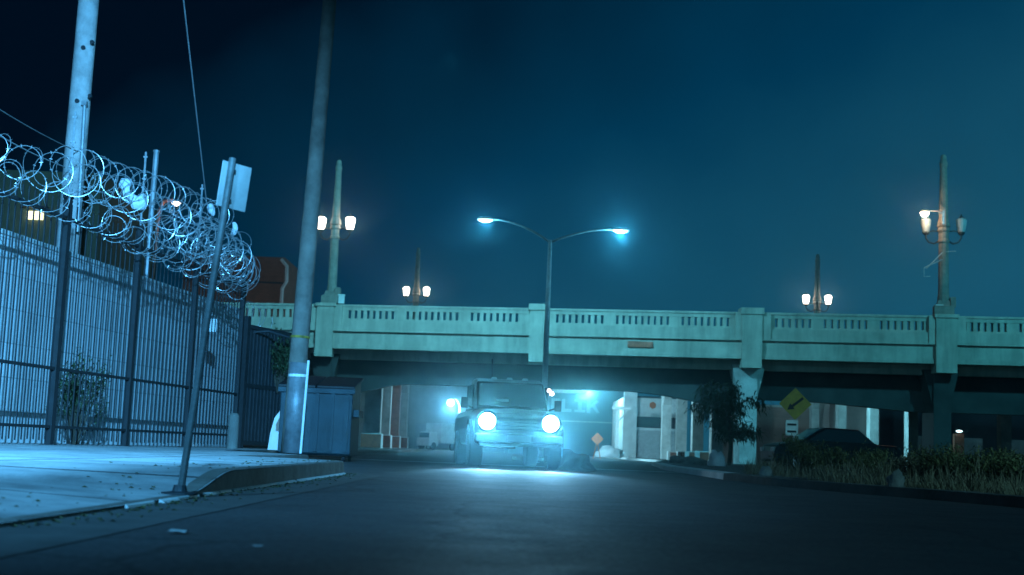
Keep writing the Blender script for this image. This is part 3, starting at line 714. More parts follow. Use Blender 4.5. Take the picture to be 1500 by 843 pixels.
# construction sign and pale sacks beside the shed
p = Py(875, 645, 92)
t = thing('warning_board', 'small orange board on legs beside the road beyond the truck', 'sign', (p.x, p.y, 0))
m = MB(); m.box((0, 0, 1.35), (.62, .04, .62), M=Matrix.Rotation(R(45), 4, 'Y')); m.build('board', M['orange'], t)
m = MB(); m.tube([(-.25, .1, 0), (0, .05, 1.2)], .03, 5); m.tube([(.25, .1, 0), (0, .05, 1.2)], .03, 5); m.build('stand', M['orange'], t)
def lump(name, label, cat, loc, r, m0, seed=0, amp=.25, flat=.6, sub=3):
    random.seed(seed); m = MB(); bmesh.ops.create_icosphere(m.bm, subdivisions=sub, radius=1)
    from mathutils import noise
    for v in m.bm.verts:
        n_ = noise.noise(v.co * 1.7 + Vector((seed, 0, 0))) + .5 * noise.noise(v.co * 4 + Vector((seed, 3, 0)))
        v.co = v.co * (1 + amp * n_); v.co = Vector((v.co.x * r[0], v.co.y * r[1], max(v.co.z, -.35) * r[2]))
    o = m.build(name, m0, loc=loc, smooth=True); return tag(o, label, cat)
p = Py(892, 648, 96); lump('plastic_sack', 'pale sacks heaped at the foot of the canopy post', 'sacks', (p.x, 96, .3), (.9, .6, .6), M['plastic_bag'], 4, .4)
# low concrete blocks lining the right kerb
for i, (px, yy, lab) in enumerate(((984, 88, 'farthest of the two-tone concrete blocks lining the right kerb'), (999, 80, 'second farthest two-tone concrete block lining the right kerb'),
                                   (1012, 72, 'third two-tone concrete block along the right kerb, before the pale column'), (1028, 64, 'nearest two-tone concrete block lining the right kerb'))):
    p = Py(px, 660, yy)
    t = thing('concrete_block', lab, 'concrete block', (p.x, yy, .12), group='painted blocks on the right kerb')
    m = MB(); m.box((0, 0, .28), (.62, .62, .56), tz=.94); m.build('block', M['white_paint'], t, bevel=.03)
    m = MB(); m.box((.08, -.335, .28), (.42, .05, .46)); m.build('red_brown_panel', M['red_brown'], t)  # front plate in red-brown on a white block
p = Py(1008, 680, 50); lump('rubble_heap', 'low pale rubble heap on the right pavement before the blocks', 'rubble', (p.x, 50, .14), (.9, .8, .25), M['rock'], 8, .5)
p = Py(1050, 690, 44); lump('rubbish_bag', 'pale crumpled rubbish bag at the foot of the small tree', 'rubbish bag', (p.x, 44, .26), (.28, .3, .38), M['plastic_bag'], 9, .5)
p = Pz(836, 687); lump('dirt_heap', 'dark low heap of dirt right behind the truck wheels', 'dirt', (p.x, 30.2, 0.02), (.42, .5, .34), M['ground'], 12, .7)
# ------------------------------------------------------------------ yellow diamond warning sign
p = Py(1165, 592, 33)
t = thing('warning_sign', 'yellow diamond sign with a black arrow over the dry brush', 'road sign', (p.x, 33, .1), R(-6))
z0 = p.z - .1
m = MB(); m.box((0, .05, z0 / 2 + .15), (.05, .05, z0 + .3)); m.build('post', M['galv'], t)
m = MB(); s_ = .56; m.box((0, 0, z0), (s_, .012, s_), M=Matrix.Rotation(R(45), 4, 'Y')); m.build('panel', M['yellow'], t)
def arrow(pts, y0, y1, m0, nm):
    m = MB(); m.prism(pts, y0, y1, 'y'); return m.build(nm, m0, t)
ca = math.cos(R(218)); sa = math.sin(R(218))
ap = [(-.24, -.032), (.09, -.032), (.09, -.09), (.25, 0), (.09, .09), (.09, .032), (-.24, .032)]
ap = [(x * ca - y * sa, z0 + x * sa + y * ca) for x, y in ap]
arrow(ap, -.016, -.008, M['black'], 'arrow')
m = MB(); a = Py(1160, 627, 33); m.box((a.x - p.x, .01, a.z - .1), (.30, .012, .38)); m.build('plate', M['sign_alu'], t)
for k in range(2):
    m = MB(); m.box((a.x - p.x, 0, a.z - .1 + (.08 - .17 * k)), (.22, .006, .05)); m.build('dark_bar', M['black'], t)

# ------------------------------------------------------------------ plants on the right
def blade(m, base, d, L, w, bend):
    side = Vector((-d.y, d.x, 0)).normalized() * w if abs(d.z) < .999 else Vector((w, 0, 0))
    p1 = base + d * L * .5 ; p2 = base + d * L + Vector((0, 0, -bend * L))
    vs = [m.bm.verts.new(q) for q in (base - side, base + side, p1 + side * .8, p1 - side * .8, p2)]
    m.bm.faces.new(vs[:4]); m.bm.faces.new((vs[3], vs[2], vs[4]))
random.seed(21)
m = MB()
from mathutils import noise
for i in range(26000):
    px = random.uniform(1100, 1620)
    y = random.uniform(13.5, 31)
    x = (px - 750) / FPX * y * 1.0
    # keep behind the kerb
    kx = 4.2 + max(0, (25 - y)) * .125
    if x < kx + .12 + .35 * noise.noise(Vector((y * 1.3, 3, 0))) + (.35 if y < 18 else 0): continue
    c = noise.noise(Vector((x * .8, y * .8, 0)))
    if c < -.35: continue
    hh = (.30 + .45 * max(0, c + .15)) * random.choice((.35, .5, .7, .9, 1.2))
    d = Vector((random.gauss(0, .62), random.gauss(0, .62), 1)).normalized()
    blade(m, Vector((x, y, .08)), d, hh, .004 + .005 * random.random(), random.uniform(.05, .5))
tag(m.build('dry_grass', M['leaf_dry']), 'tall dry tangled grass covering the verge on the right', 'grass', kind='stuff')
def bush(label, loc, rx, ry, h, n, m0, seed, name='bush', cat='bush', leaf=.05):
    random.seed(seed); t = thing(name, label, cat, loc)
    m = MB(); tips = []
    for i in range(16):
        a = random.uniform(0, 2 * math.pi); r_ = random.uniform(.2, 1)
        tip = Vector((math.cos(a) * rx * r_, math.sin(a) * ry * r_, h * random.uniform(.55, 1.0) * (1 - .35 * r_ * r_)))
        mid = tip * .5 + Vector((random.uniform(-.1, .1), random.uniform(-.1, .1), .1 * h))
        m.tube([(0, 0, 0), mid, tip], [.022, .014, .005], 5); tips.append((mid, tip))
    m.build('stem', M['bark'], t)
    m = MB()
    for i in range(n):
        a, c = random.choice(tips); s_ = random.uniform(.1, 1.1); q = a.lerp(c, s_) + Vector((random.gauss(0, .10) * rx, random.gauss(0, .10) * ry, random.gauss(0, .08) * h))
        q.z = max(q.z, .03)
        d = Vector((random.gauss(0, 1), random.gauss(0, 1), random.gauss(.3, .7))).normalized()
        blade(m, q, d, leaf * random.uniform(.7, 1.8), leaf * .22, random.uniform(0, .4))
    m.build('foliage', m0, t); return t
for (px, y, rx, h, lab, mm, n_) in ((1185, 24.5, .75, .78, 'olive green bush below the yellow sign, nearest the pale pier', 'leaf_mix', 4200),
                               (1262, 22.5, .85, .62, 'broad olive brown bush right of the dark parked car', 'leaf_mix', 4200),
                               (1345, 21, .7, .5, 'low sparse dry bush behind the pale rock', 'leaf_dry', 3000),
                               (1420, 20, .95, .66, 'wide bushy olive shrub below the oval white light', 'leaf_mix', 4600),
                               (1500, 18.5, .8, .60, 'olive brown bush cut by the right edge of the view', 'leaf_mix', 3600)):
    bush(lab, ((px - 750) / FPX * y, y, .1), rx, .8, h, n_, M[mm], int(px))
p = Pz(1312, 716, .1); lump('rock', 'pale rounded rock at the edge of the dry grass by the kerb', 'rock', (p.x, p.y, .16), (.12, .12, .17), M['rock'], 3, .4)
p = Pz(1122, 702, .1); lump('rock', 'small white stone left of the bushes at the kerb corner', 'rock', (p.x, p.y, .18), (.10, .10, .12), M['rock'], 5, .4)
# small tree with drooping narrow leaves in front of the pier
random.seed(33)
p = Py(1068, 680, 52)
t = thing('small_tree', 'small dark tree with drooping narrow leaves before the pale pier', 'tree', (p.x, 52, .12))
m = MB(); m.tube([(0, 0, 0), (.05, 0, .9), (-.08, 0, 1.9), (.03, 0, 3.1)], [.09, .075, .06, .03], 7)
limbs = []
for i in range(17):
    z_ = random.uniform(1.0, 2.9); a = random.uniform(0, 2 * math.pi); L = random.uniform(.5, 1.6)
    e1 = Vector((math.cos(a) * L * .55, math.sin(a) * L * .55, z_ + .35)); e2 = Vector((math.cos(a) * L, math.sin(a) * L, z_ + random.uniform(-.1, .5)))
    m.tube([(0, 0, z_ - .1), e1, e2], [.035, .022, .008], 5); limbs.append((Vector((0, 0, z_)), e1, e2))
m.build('trunk', M['bark'], t)
m = MB()
for i in range(2800):
    a, b_, c = random.choice(limbs); s_ = random.random()
    q = (b_.lerp(c, s_) if random.random() < .75 else a.lerp(b_, s_)) + Vector((random.gauss(0, .15), random.gauss(0, .15), random.gauss(0, .14)))
    d = Vector((random.gauss(0, .8) + .3 * (c.x > 0) - .3 * (c.x < 0), random.gauss(0, .8), random.gauss(-.35, .35))).normalized()
    blade(m, q, d, random.uniform(.14, .30), .035, random.uniform(.2, .7))
m.build('crown', M['leaf_dark'], t)

# ------------------------------------------------------------------ truck
p = Pz(753, 685)
TR = thing('pickup_truck', 'dark pickup truck driving towards the viewer with both headlights blazing', 'truck', (p.x + .06, 28.6, 0), R(6.5))
def smooth_loft(secs, name, m0, parent, bevel=.03, smooth=True):
    m = MB(); rings = [[m.bm.verts.new(q) for q in s_] for s_ in secs]; n = len(rings[0])
    for A_, B_ in zip(rings, rings[1:]):
        for k in range(n): m.bm.faces.new((A_[k], A_[(k + 1) % n], B_[(k + 1) % n], B_[k]))
    m.bm.faces.new(rings[0][::-1]); m.bm.faces.new(rings[-1])
    return m.build(name, m0, parent, bevel=bevel)
def sec(y, w0, w1, z0, z1, crown=.05, w2=None):
    w2 = w2 or w1 * .8
    return [(-w0, y, z0), (w0, y, z0), (w1, y, z0 + (z1 - z0) * .45), (w1 * .985, y, z0 + (z1 - z0) * .8), (w2, y, z1), (0, y, z1 + crown), (-w2, y, z1), (-w1 * .985, y, z0 + (z1 - z0) * .8), (-w1, y, z0 + (z1 - z0) * .45)]
smooth_loft([sec(.06, .80, .86, .50, 1.02, .02, .72), sec(.16, .88, .94, .42, 1.08, .03, .76), sec(.5, .90, .97, .42, 1.13, .04, .78), sec(1.25, .90, .98, .40, 1.19, .04, .80),
             sec(1.5, .90, .98, .40, 1.20, .02, .84), sec(3.5, .90, .98, .40, 1.20, .01, .86), sec(5.5, .90, .97, .42, 1.18, .0, .88), sec(5.6, .86, .93, .5, 1.1, .0, .84)], 'body', M['car_paint'], TR)
# cabin with pillars
smooth_loft([[(-.80, 1.28, 1.18), (.80, 1.28, 1.18), (.79, 1.32, 1.24), (-.79, 1.32, 1.24)],
             [(-.88, 1.7, 1.18), (.88, 1.7, 1.18), (.76, 1.95, 1.84), (-.76, 1.95, 1.84)],
             [(-.89, 2.4, 1.18), (.89, 2.4, 1.18), (.76, 2.4, 1.93), (-.76, 2.4, 1.93)],
             [(-.89, 3.2, 1.18), (.89, 3.2, 1.18), (.76, 3.2, 1.92), (-.76, 3.2, 1.92)],
             [(-.88, 3.6, 1.18), (.88, 3.6, 1.18), (.74, 3.42, 1.82), (-.74, 3.42, 1.82)]], 'cabin', M['car_paint'], TR, bevel=.04)
m = MB(); m.poly([(-.76, 1.345, 1.265), (.76, 1.345, 1.265), (.70, 1.90, 1.79), (-.70, 1.90, 1.79)])
r_ = bmesh.ops.extrude_face_region(m.bm, geom=list(m.bm.faces)); [setattr(v, 'co', v.co + Vector((0, -.012, .012))) for v in r_['geom'] if isinstance(v, bmesh.types.BMVert)]
ws = m.build('windscreen', M['glass'], TR)
m = MB(); m.box((-.22, 1.52, 1.44), (.30, .02, .20), M=Matrix.Rotation(R(-50), 4, 'X')); m.build('dashboard_paper', M['stucco'], TR)
for sg in (-1, 1):
    m = MB(); m.prism([(1.75, 1.24), (3.35, 1.24), (3.25, 1.76), (2.05, 1.76)], sg * .815, sg * .87, 'x'); m.build('side_window', M['glass'], TR)
    m = MB(); m.tube([(sg * .86, 1.62, 1.22), (sg * 1.0, 1.56, 1.27)], .025, 6); m.box((sg * 1.06, 1.56, 1.33), (.15, .12, .24)); m.build('mirror', M['black'], TR, bevel=.02)
    m = MB(); m.lathe([(.0, .0), (.185, .0), (.20, -.03), (.13, -.06), (.0, -.07)][::-1], (sg * .685, .06, .90), 22, 'y'); hl = m.build('headlight', M['head'], TR, smooth=True)
    m = MB(); m.lathe([(.20, .01), (.235, -.02), (.235, -.04), (.20, -.045)], (sg * .685, .065, .90), 22, 'y'); m.build('bezel', M['chrome'], hl)
    m = MB(); m.box((sg * .63, -.02, .56), (.16, .06, .07)); m.build('fog_lamp', M['lantern_off'], TR, bevel=.01)
    m = MB(); m.prism([(.98, .36), (.98, .62), (1.28, .9), (1.75, .98), (2.25, .9)][0:0] or [(.25, .40), (.33, .76), (.62, .93), (1.02, .93), (1.30, .76), (1.38, .40), (1.26, .40), (1.16, .70), (.96, .82), (.68, .82), (.46, .70), (.37, .40)], sg * .93, sg * 1.02, 'x'); m.build('wheel_arch', M['black'], TR)
    for yy in (.82, 4.45):
        m = MB(); xo = sg * .86
        m.lathe([(.22, -.14), (.37, -.145), (.40, -.11), (.405, 0), (.40, .11), (.37, .145), (.22, .14)], (xo, yy, .402), 26, 'x'); wh = m.build('wheel', M['rubber'], TR, smooth=False)
        m = MB(); m.lathe([(.03, -.10), (.215, -.10), (.222, -.12), (.222, .12), (.215, .10), (.03, .10)], (xo, yy, .402), 16, 'x'); m.build('rim', M['galv'], wh)
m = MB(); m.span(-.50, .50, -.005, .12, .70, 1.02)
gr = m.build('grille', M['black'], TR, bevel=.015)
m = MB()
for k in range(4): m.span(-.49, .49, -.035, -.008, .73 + k * .075, .75 + k * .075)
m.build('grille_bar', M['chrome'], gr)
m = MB(); m.span(-.94, .94, -.10, .16, .46, .64); m.build('bumper', M['chrome'] if False else mat('grey_bumper', (.12, .125, .13), .4, .5, bump=0), TR, bevel=.04)
m = MB(); m.span(-.26, .26, -.125, -.105, .485, .62); m.build('number_plate', M['stucco'], TR)
m = MB(); m.span(-.84, .84, .05, .35, .38, .46); m.build('valance', M['black'], TR, bevel=.02)
for xx in (-.36, 0, .36):
    m = MB(); m.box((xx, 2.1, 1.93), (.14, .09, .05), tz=.7); m.build('roof_marker_light', M['lantern_off'], TR, bevel=.01)
m = MB(); m.tube([(-.36, 2.5, 1.92), (-.37, 2.6, 2.4)], .014, 5); m.build('antenna', M['dark_steel'], TR)
m = MB(); m.span(-.45, .45, 4.2, 4.35, .34, .45); m.tube([(0, .8, .42), (0, 4.4, .42)], .05, 6); m.build('chassis', M['black'], TR)
for ch in TR.children:
    if not ch.name.startswith('wheel') or 'arch' in ch.name: ch.location.z += .08
for ch in TR.children:
    if ch.name.startswith('cabin') or ch.name.startswith('windscreen'): ch.scale.z = 1.0
bpy.context.view_layer.update()
for sg in (-1, 1):
    q = Matrix.Translation(TR.location) @ Matrix.Rotation(R(6.5), 4, 'Z') @ Vector((sg * .685, -.12, .98))
    lamp('SPOT', 'low_beam', q, 1500, (.24, .62, 1.0), aim=(q.x * .9, q.y - 4.0, q.z - .86), angle=23, blend=.5, soft=.09)
    lamp('SPOT', 'headlight_beam', q, 470, (.34, .82, 1.0), aim=(q.x * .3, 0, .45), angle=46, blend=1, soft=.07)

# ------------------------------------------------------------------ left: fence, wall, wire
FS = .127
def fx(y): return -8.08 + FS * (y - 21)
fd = Vector((FS, 1, 0)).normalized(); fa = math.atan2(1, FS)
FT = 4.3
F = thing('picket_fence', 'tall black steel picket fence along the left pavement', 'fence', (fx(16.6), 16.6, .15), fa)
posts = [16.6, 19.8, 23.0, 26.15, 29.35, 32.6]
def s_of(y): return (y - 16.6) / fd.y
for i, y in enumerate(posts):
    m = MB(); m.box((s_of(y), 0, FT / 2), (.11, .11, FT)); m.box((s_of(y), 0, FT + .03), (.14, .14, .06)); m.box((s_of(y), .0, .01), (.22, .22, .03)); m.build('post', M['fence'], F)
    if i:
        s0, s1 = s_of(posts[i - 1]) + .055, s_of(y) - .055
        m = MB(); n = int((s1 - s0) / .205); 
        for k in range(n):
            s_ = s0 + (k + .5) * (s1 - s0) / n; jz = random.uniform(-.015, .015)
            m.box((s_, 0, (FT - .1) / 2 + .06 + jz), (.021, .021, FT - .16)); m.box((s_, 0, FT + .0 + jz), (.021, .021, .06), tz=.1)
        m.build('picket_panel', M['fence'], F)
        for z_ in (.32, 1.32, FT - .35):
            m = MB(); m.span(s0, s1, -.035, .035, z_ - .025, z_ + .025); m.build('rail', M['fence'], F)
# wall behind
WO = 1.35
def wx(y): return fx(y) - WO
t = thing('block_wall', 'long white painted block wall behind the picket fence', 'wall', (wx(16), 16, .1), fa)
L = (36.2 - 16) / fd.y
wtop = (Py(0, 330, 24.5).z)
m = MB(); m.span(0, L, -.12, .12, -.1, 3.72); m.build('masonry', M['wall_white'], t)
m = MB(); m.span(0, L, -.15, .15, 3.72, 3.80); m.build('coping', M['white_paint'], t)
# dirt ground strip between
# razor wire
def coil(name, label, pts, r, pitch, seed, wr=.0065, wob=.12, squash=1.0, grow=None):
    random.seed(seed); m = MB(); pts = [Vector(q) for q in pts]
    seg = [(b_ - a).length for a, b_ in zip(pts, pts[1:])]; tot = sum(seg)
    turns = tot / pitch; n = int(turns * 22); P = []
    from mathutils import noise as nz_
    for i in range(n + 1):
        s_ = i / n * tot; k = 0; acc = 0
        while k < len(seg) - 1 and s_ > acc + seg[k]: acc += seg[k]; k += 1
        q = pts[k].lerp(pts[k + 1], (s_ - acc) / seg[k]); d = (pts[k + 1] - pts[k]).normalized()
        sd = d.cross(Vector((0, 0, 1))).normalized(); up = sd.cross(d)
        a = 2 * math.pi * i / 22
        rr = r * (1 + wob * nz_.noise(Vector((s_ * 1.1, seed, 0))))
        sway = d * (pitch * .55 * math.sin(a * .5 + seed)) 
        P.append(q + sd * math.cos(a) * rr + up * math.sin(a) * rr * squash + sway + Vector((0, 0, .08 * nz_.noise(Vector((s_ * .7, 0, seed))))))
    m.tube(P, wr, 4)
    for i in range(0, len(P) - 1, 2):   # barbs
        d = (P[i + 1] - P[i]).normalized(); o_ = d.orthogonal().normalized(); o_ = Matrix.Rotation(random.uniform(0, 6.28), 3, d) @ o_
        a = P[i]; m.bm.faces.new([m.bm.verts.new(a + o_ * .032 + d * .008), m.bm.verts.new(a + d * .014), m.bm.verts.new(a - o_ * .032 + d * .008), m.bm.verts.new(a - d * .006)])
    o = m.build(name, M['wire']); return tag(o, label, 'razor wire', group='coils of razor wire on the fence')
def fp(y, z, off=0.0): return (fx(y) + off, y, z)
coil('razor_wire', 'lowest sagging razor wire coil hanging along the picket tops at left', [fp(17, 4.35, .1), fp(22, 4.32, .1), fp(27.5, 4.30, .1), fp(31.6, 4.3, .1)], .30, .42, 1, wob=.5)
coil('razor_wire', 'big loose razor wire loops at the extreme left above the pickets', [fp(18, 4.72), fp(21, 4.72), fp(23.4, 4.85)], .30, .52, 2, wob=.4)
coil('razor_wire', 'topmost razor wire coil, its neat loops crossing the dark sky', [fp(23.0, 5.05, -.05), fp(27, 5.36, -.05), fp(31.0, 5.50, -.05)], .33, .34, 3, wob=.15)
coil('razor_wire', 'middle razor wire coil under the topmost one, holding the plastic bag', [fp(22.6, 4.78, .15), fp(27, 4.95, .15), fp(31.8, 5.0, .1)], .32, .36, 4, wob=.3)
coil('razor_wire', 'thick razor wire coil bunched behind the leaning sign post', [fp(28, 4.7, .3), fp(31, 4.65, .3), fp(31.9, 4.5, .15)], .38, .26, 5, wob=.3)
coil('razor_wire', 'short razor wire coil at the fence corner, beside the brick building', [(-7.3, 32.9, 3.55), (-6.45, 34.2, 3.42)], .40, .22, 6, wob=.2)
coil('razor_wire', 'dense round bundle of razor wire hanging below the leaning sign', [fp(30.6, 4.5, .2), fp(32.0, 4.3, .15)], .40, .14, 7, wob=.3)
coil('razor_wire', 'inner razor wire coil low on the fence between the steel post and the sign', [fp(26.5, 4.55, .25), fp(30, 4.5, .3), fp(31.7, 4.3, .2)], .30, .30, 8, wob=.5)
coil('razor_wire', 'slack razor wire strand curling down the pickets below the white bag', [fp(24.5, 4.2, .15), fp(28, 4.05, .2), fp(31.6, 3.95, .2)], .24, .5, 9, wob=.7)
# wire carrier struts above the posts
for i, (y, lab) in enumerate(((23.0, 'thin wire strut above the first dark fence post from the left'), (26.15, 'thin wire strut above the middle fence post'), (29.35, 'thin wire strut above the fence post just left of the leaning sign'))):
    m = MB(); m.tube([(0, 0, 0), (0, 0, 1.5)], .022, 6)
    for z_ in (.5, .95, 1.4): m.box((0, 0, z_), (.08, .03, .03))
    tag(m.build('wire_strut', M['galv'], loc=(fx(y), y, FT + .21)), lab, 'strut', group='wire struts on the fence posts')
def cable(label, a, b_, sag, r_=.012, name='cable', cat='cable'):
    a, b_ = Vector(a), Vector(b_); P = [a.lerp(b_, k / 16) - Vector((0, 0, sag * 4 * (k / 16) * (1 - k / 16))) for k in range(17)]
    m = MB(); m.tube(P, r_, 5); return tag(m.build(name, M['galv']), label, cat)
cable('upper pale cable running from the left edge to the wooden pole', Py(-120, 80, 19), Py(113, 222, 29.6), .1)
cable('lower pale cable running from the left edge to the razor wire', Py(-120, 118, 19), Py(95, 245, 25), .12)
cable('taut straight guy wire dropping from the sky to the fence corner', Py(262, -60, 24), Py(303, 300, 31), 0, .016, 'guy_wire', 'guy wire')
cable('short stay wire stretched between the razor wire and the sign', Py(283, 298, 31), Py(335, 300, 31.5), 0.02, .012)
# plastic bag snagged in the wire
random.seed(5)
q = Py(200, 290, fx(26) and 26.0)
t = MB(); path = [Py(181, 262, 26), Py(183, 280, 26), Py(192, 293, 25.95), Py(205, 297, 25.95), Py(220, 285, 26)]
m = MB(); P = [Vector(v) for v in path]; PP = []
for a, c in zip(P, P[1:]):
    for k in range(5): PP.append(a.lerp(c, k / 5))
m.tube(PP, [.05, .09, .11, .12, .10, .09, .10, .12, .13, .12, .13, .14, .16, .17, .16, .15, .15, .13, .10, .05], 14)
for v in m.bm.verts: v.co += Vector(noise.noise_vector(v.co * 5)) * .09 + Vector(noise.noise_vector(v.co * 14)) * .05
o = m.build('plastic_bag', M['plastic_bag'], smooth=False, subd=1); tag(o, 'torn white plastic bag snagged in the razor wire', 'plastic bag')
m = MB(); pts_ = [Py(343, 325, 32.2), Py(347, 335, 32.2), Py(341, 346, 32.2)]; m.tube([Vector(v) for v in pts_], [.05, .09, .06], 10)
for v in m.bm.verts: v.co += Vector(noise.noise_vector(v.co * 9)) * .06
tag(m.build('plastic_bag', M['plastic_bag'], subd=1), 'small white plastic scrap caught right of the sign post', 'plastic bag')
m = MB(); m.tube([Vector(v) for v in (Py(306, 298, 31), Py(309, 308, 31), Py(312, 318, 31))], [.06, .1, .04], 10)
for v in m.bm.verts: v.co += Vector(noise.noise_vector(v.co * 9)) * .05
tag(m.build('plastic_bag', M['plastic_bag'], subd=1), 'small white plastic scrap caught left of the sign post', 'plastic bag')
# shrub shape added to stand in for a dark shadow on the wall
tb = bush('dark twiggy shape standing in for a shadow between fence and wall', (fx(25.2) - .55, 25.2, .12), .55, .75, 2.0, 1800, M['leaf_dark'], 77, name='shadow_shrub', leaf=.07)

random.seed(11)
for (px, py, sz, lab) in ((262, 780, .024, 'small crumpled white paper scrap lying on the dark road near the left kerb'), (378, 801, .012, 'tiny pale paper fleck on the dark road, lower left')):
    p = Pz(px, py, .006); m = MB()
    g = [[m.bm.verts.new((p.x + (i - 1.5) * sz, p.y + (j - 1.5) * sz * 1.4, p.z + random.uniform(.002, sz * .5))) for j in range(4)] for i in range(4)]
    for i in range(3):
        for j in range(3): m.bm.faces.new((g[i][j], g[i + 1][j], g[i + 1][j + 1], g[i][j + 1]))
    tag(m.build('paper_scrap', M['white_paint']), lab, 'litter')
m = MB()
for i in range(620):
    y = random.uniform(5.5, 17.5); side_ = random.random()
    x = edge_x(y) + .02 + abs(random.gauss(0, .12)) if side_ < .75 else edge_x(y) - abs(random.gauss(0, .5)) - .05
    z = .008 if side_ < .75 else zs(x, y) + .004
    s_ = random.uniform(.006, .022); a = random.uniform(0, 6.28)
    c_, n_ = math.cos(a) * s_, math.sin(a) * s_
    m.bm.faces.new([m.bm.verts.new(q) for q in ((x - c_, y - n_, z), (x + n_ * .6, y - c_ * .6, z + s_ * .5), (x + c_, y + n_, z), (x - n_ * .6, y + c_ * .6, z + s_ * .4))])
tag(m.build('leaf_litter', M['leaf_mix']), 'dead leaves and grit scattered along the left gutter', 'litter', kind='stuff')

# ------------------------------------------------------------------ wooden poles
def wood_pole(label, base, top, r0, r1, mw='wood'):
    t = thing('utility_pole', label, 'utility pole', base); d = Vector(top) - Vector(base)
    m = MB(); K = 14; m.tube([d * (k / K) + Vector((noise.noise(Vector((k, base[0], 0))) * .015, 0, 0)) for k in range(K + 1)], [r0 + (r1 - r0) * k / K for k in range(K + 1)], 16); m.build('shaft', M[mw], t, smooth=True)
    return t, d
b0 = Pz(425, 664, .165); tp = Py(489, -70, b0.y)
t, d = wood_pole('leaning wooden utility pole with a metal guard on the pavement corner', b0, tp, .185, .13)
dn = d.normalized(); side = Vector((1, 0, 0))
h1 = (Py(437, 532, b0.y).z - b0.z) / dn.z
m = MB(); m.tube([Vector((.03, -.05, 0)), dn * h1 + Vector((.03, -.05, 0))], .175, 16); m.build('pole_guard', M['guard'], t, smooth=True)
m = MB(); m.tube([Vector((.21, -.10, 0)), dn * (h1 + .05) + Vector((.21, -.10, 0))], .025, 8)
for z_ in (h1 - .25,): m.tube([dn * z_ + Vector((.03, -.05, -.02)), dn * z_ + Vector((.03, -.05, .03))], .183, 16)
m.build('conduit', M['white_paint'], t)
m = MB(); hy = (Py(444, 496, b0.y).z - b0.z) / dn.z; m.tube([dn * hy, dn * (hy + .045)], .185, 16); m.build('yellow_band', mat('faded_yellow_tape', (.22, .16, .02), .8, var=.5, scale=9), t)
pb = Py(104, 300, 31); pt = Py(137, -80, 31)
dd = (pt - pb); base = pb - dd * ((pb.z - .1) / dd.z)
t, d = wood_pole('pale wooden utility pole behind the wall at far left', base, pt, .27, .235, 'wood_pale')
m = MB(); a = Py(124, 152, 30.7) - base; c = Py(113, 340, 30.7) - base; m.tube([a, c], .045, 8); m.box(a, (.12, .12, .1)); m.build('conduit', M['galv'], t)
m = MB()
for (px, py) in ((135, 62), (132, 141), (113, 148), (122, 70)):
    q = Py(px, py, 30.73) - base; m.lathe([(.01, -.03), (.05, -.03), (.05, .03), (.01, .03)], q, 8, 'y')
m.build('bolt', M['dark_steel'], t)

# ------------------------------------------------------------------ leaning sign
YS = 8.7
b0 = Py(263, 722, YS); b0.z = zs(b0.x, YS)
tp = Py(341, 232, YS)
t = thing('leaning_sign', 'leaning steel sign post with its blank panel seen from behind', 'road sign', b0)
d = tp - b0
m = MB(); m.tube([Vector((0, 0, -.05)), d * .5, d], .024, 10); m.build('post', mat('dull_post_steel', (.08, .09, .09), .6, .2, var=.4, scale=5), t)
m = MB(); m.lathe([(.12, 0), (.12, .012), (.05, .02), (.04, .06)], n=12); m.build('foot', M['dark_steel'], t)
dn = d.normalized(); cpt = (Py(335, 271, YS) - b0)
Zx = dn; Xx = Vector((1, .95, 0)); Xx = (Xx - Zx * Xx.dot(Zx)).normalized(); Yx = Zx.cross(Xx)
MR = Matrix((Xx, Yx, Zx)).transposed().to_4x4()
m = MB(); m.box(cpt + Vector((.025, .05, 0)) , (.225, .006, .305), M=MR); m.build('panel', M['sign_alu'], t, bevel=.002)
m = MB(); 
for k in (-.1, .1): m.box(cpt + dn * k + Vector((0, .02, 0)), (.05, .03, .02), M=MR)
m.build('clamp', M['dark_steel'], t)
# small plate on fence corner
p = Py(313, 478, 31)
m = MB(); m.box((0, 0, 0), (.22, .02, .30)); tag(m.build('notice_plate', M['white_paint'], loc=(p.x, p.y - .2, p.z)), 'small white notice plate on the fence below the wire bundle', 'plate')

# ------------------------------------------------------------------ yard gate, dumpster
g0 = Vector((fx(32.6) + .12, 32.7, .15)); g1 = Vector((Py(432, 600, 35).x, 35.5, .15)); gd = g1 - g0; ga = math.atan2(gd.y, gd.x); GL = gd.length
t = thing('yard_gate', 'dark solid steel yard gate between the fence corner and wooden pole', 'gate', g0, ga)
m = MB(); m.span(0, GL, -.02, .02, .12, 2.95)
for k in range(18): m.box((k * GL / 17, -.03, 1.55), (.04, .03, 2.8))
m.build('panel', M['dark_steel'], t)
m = MB(); m.span(0, GL, -.06, -.02, .1, .2); m.span(0, GL, -.06, -.02, 1.5, 1.6); m.span(0, GL, -.06, .03, 2.95, 3.05); m.build('frame', M['fence'], t)
for s_ in (0, GL):
    m = MB(); m.box((s_, 0, 1.6), (.14, .14, 3.3)); m.build('post', M['fence'], t)
p = Py(341, 640, 30.5); t = thing('bollard', 'short pale concrete bollard at the fence corner', 'bollard', (p.x, 30.5, .15))
m = MB(); m.lathe([(.16, 0), (.125, .05), (.12, .75), (.08, .82)], n=14); m.build('shaft', M['concrete_dark'], t, smooth=True)
p = Py(403, 640, 31); t = thing('white_board', 'white board leaning on the dark yard gate, left of the pole', 'board', (p.x, 31.5, .165))
m = MB(); m.prism([(-.24, 0), (.28, 0), (.34, 1.02), (.05, 1.0), (-.12, .75), (-.2, .4)], -.03, .03, 'y'); m.build('board', M['white_paint'], t)
m = MB(); m.box((0, .2, .3), (.05, .4, .05)); m.build('prop', M['wood'], t)
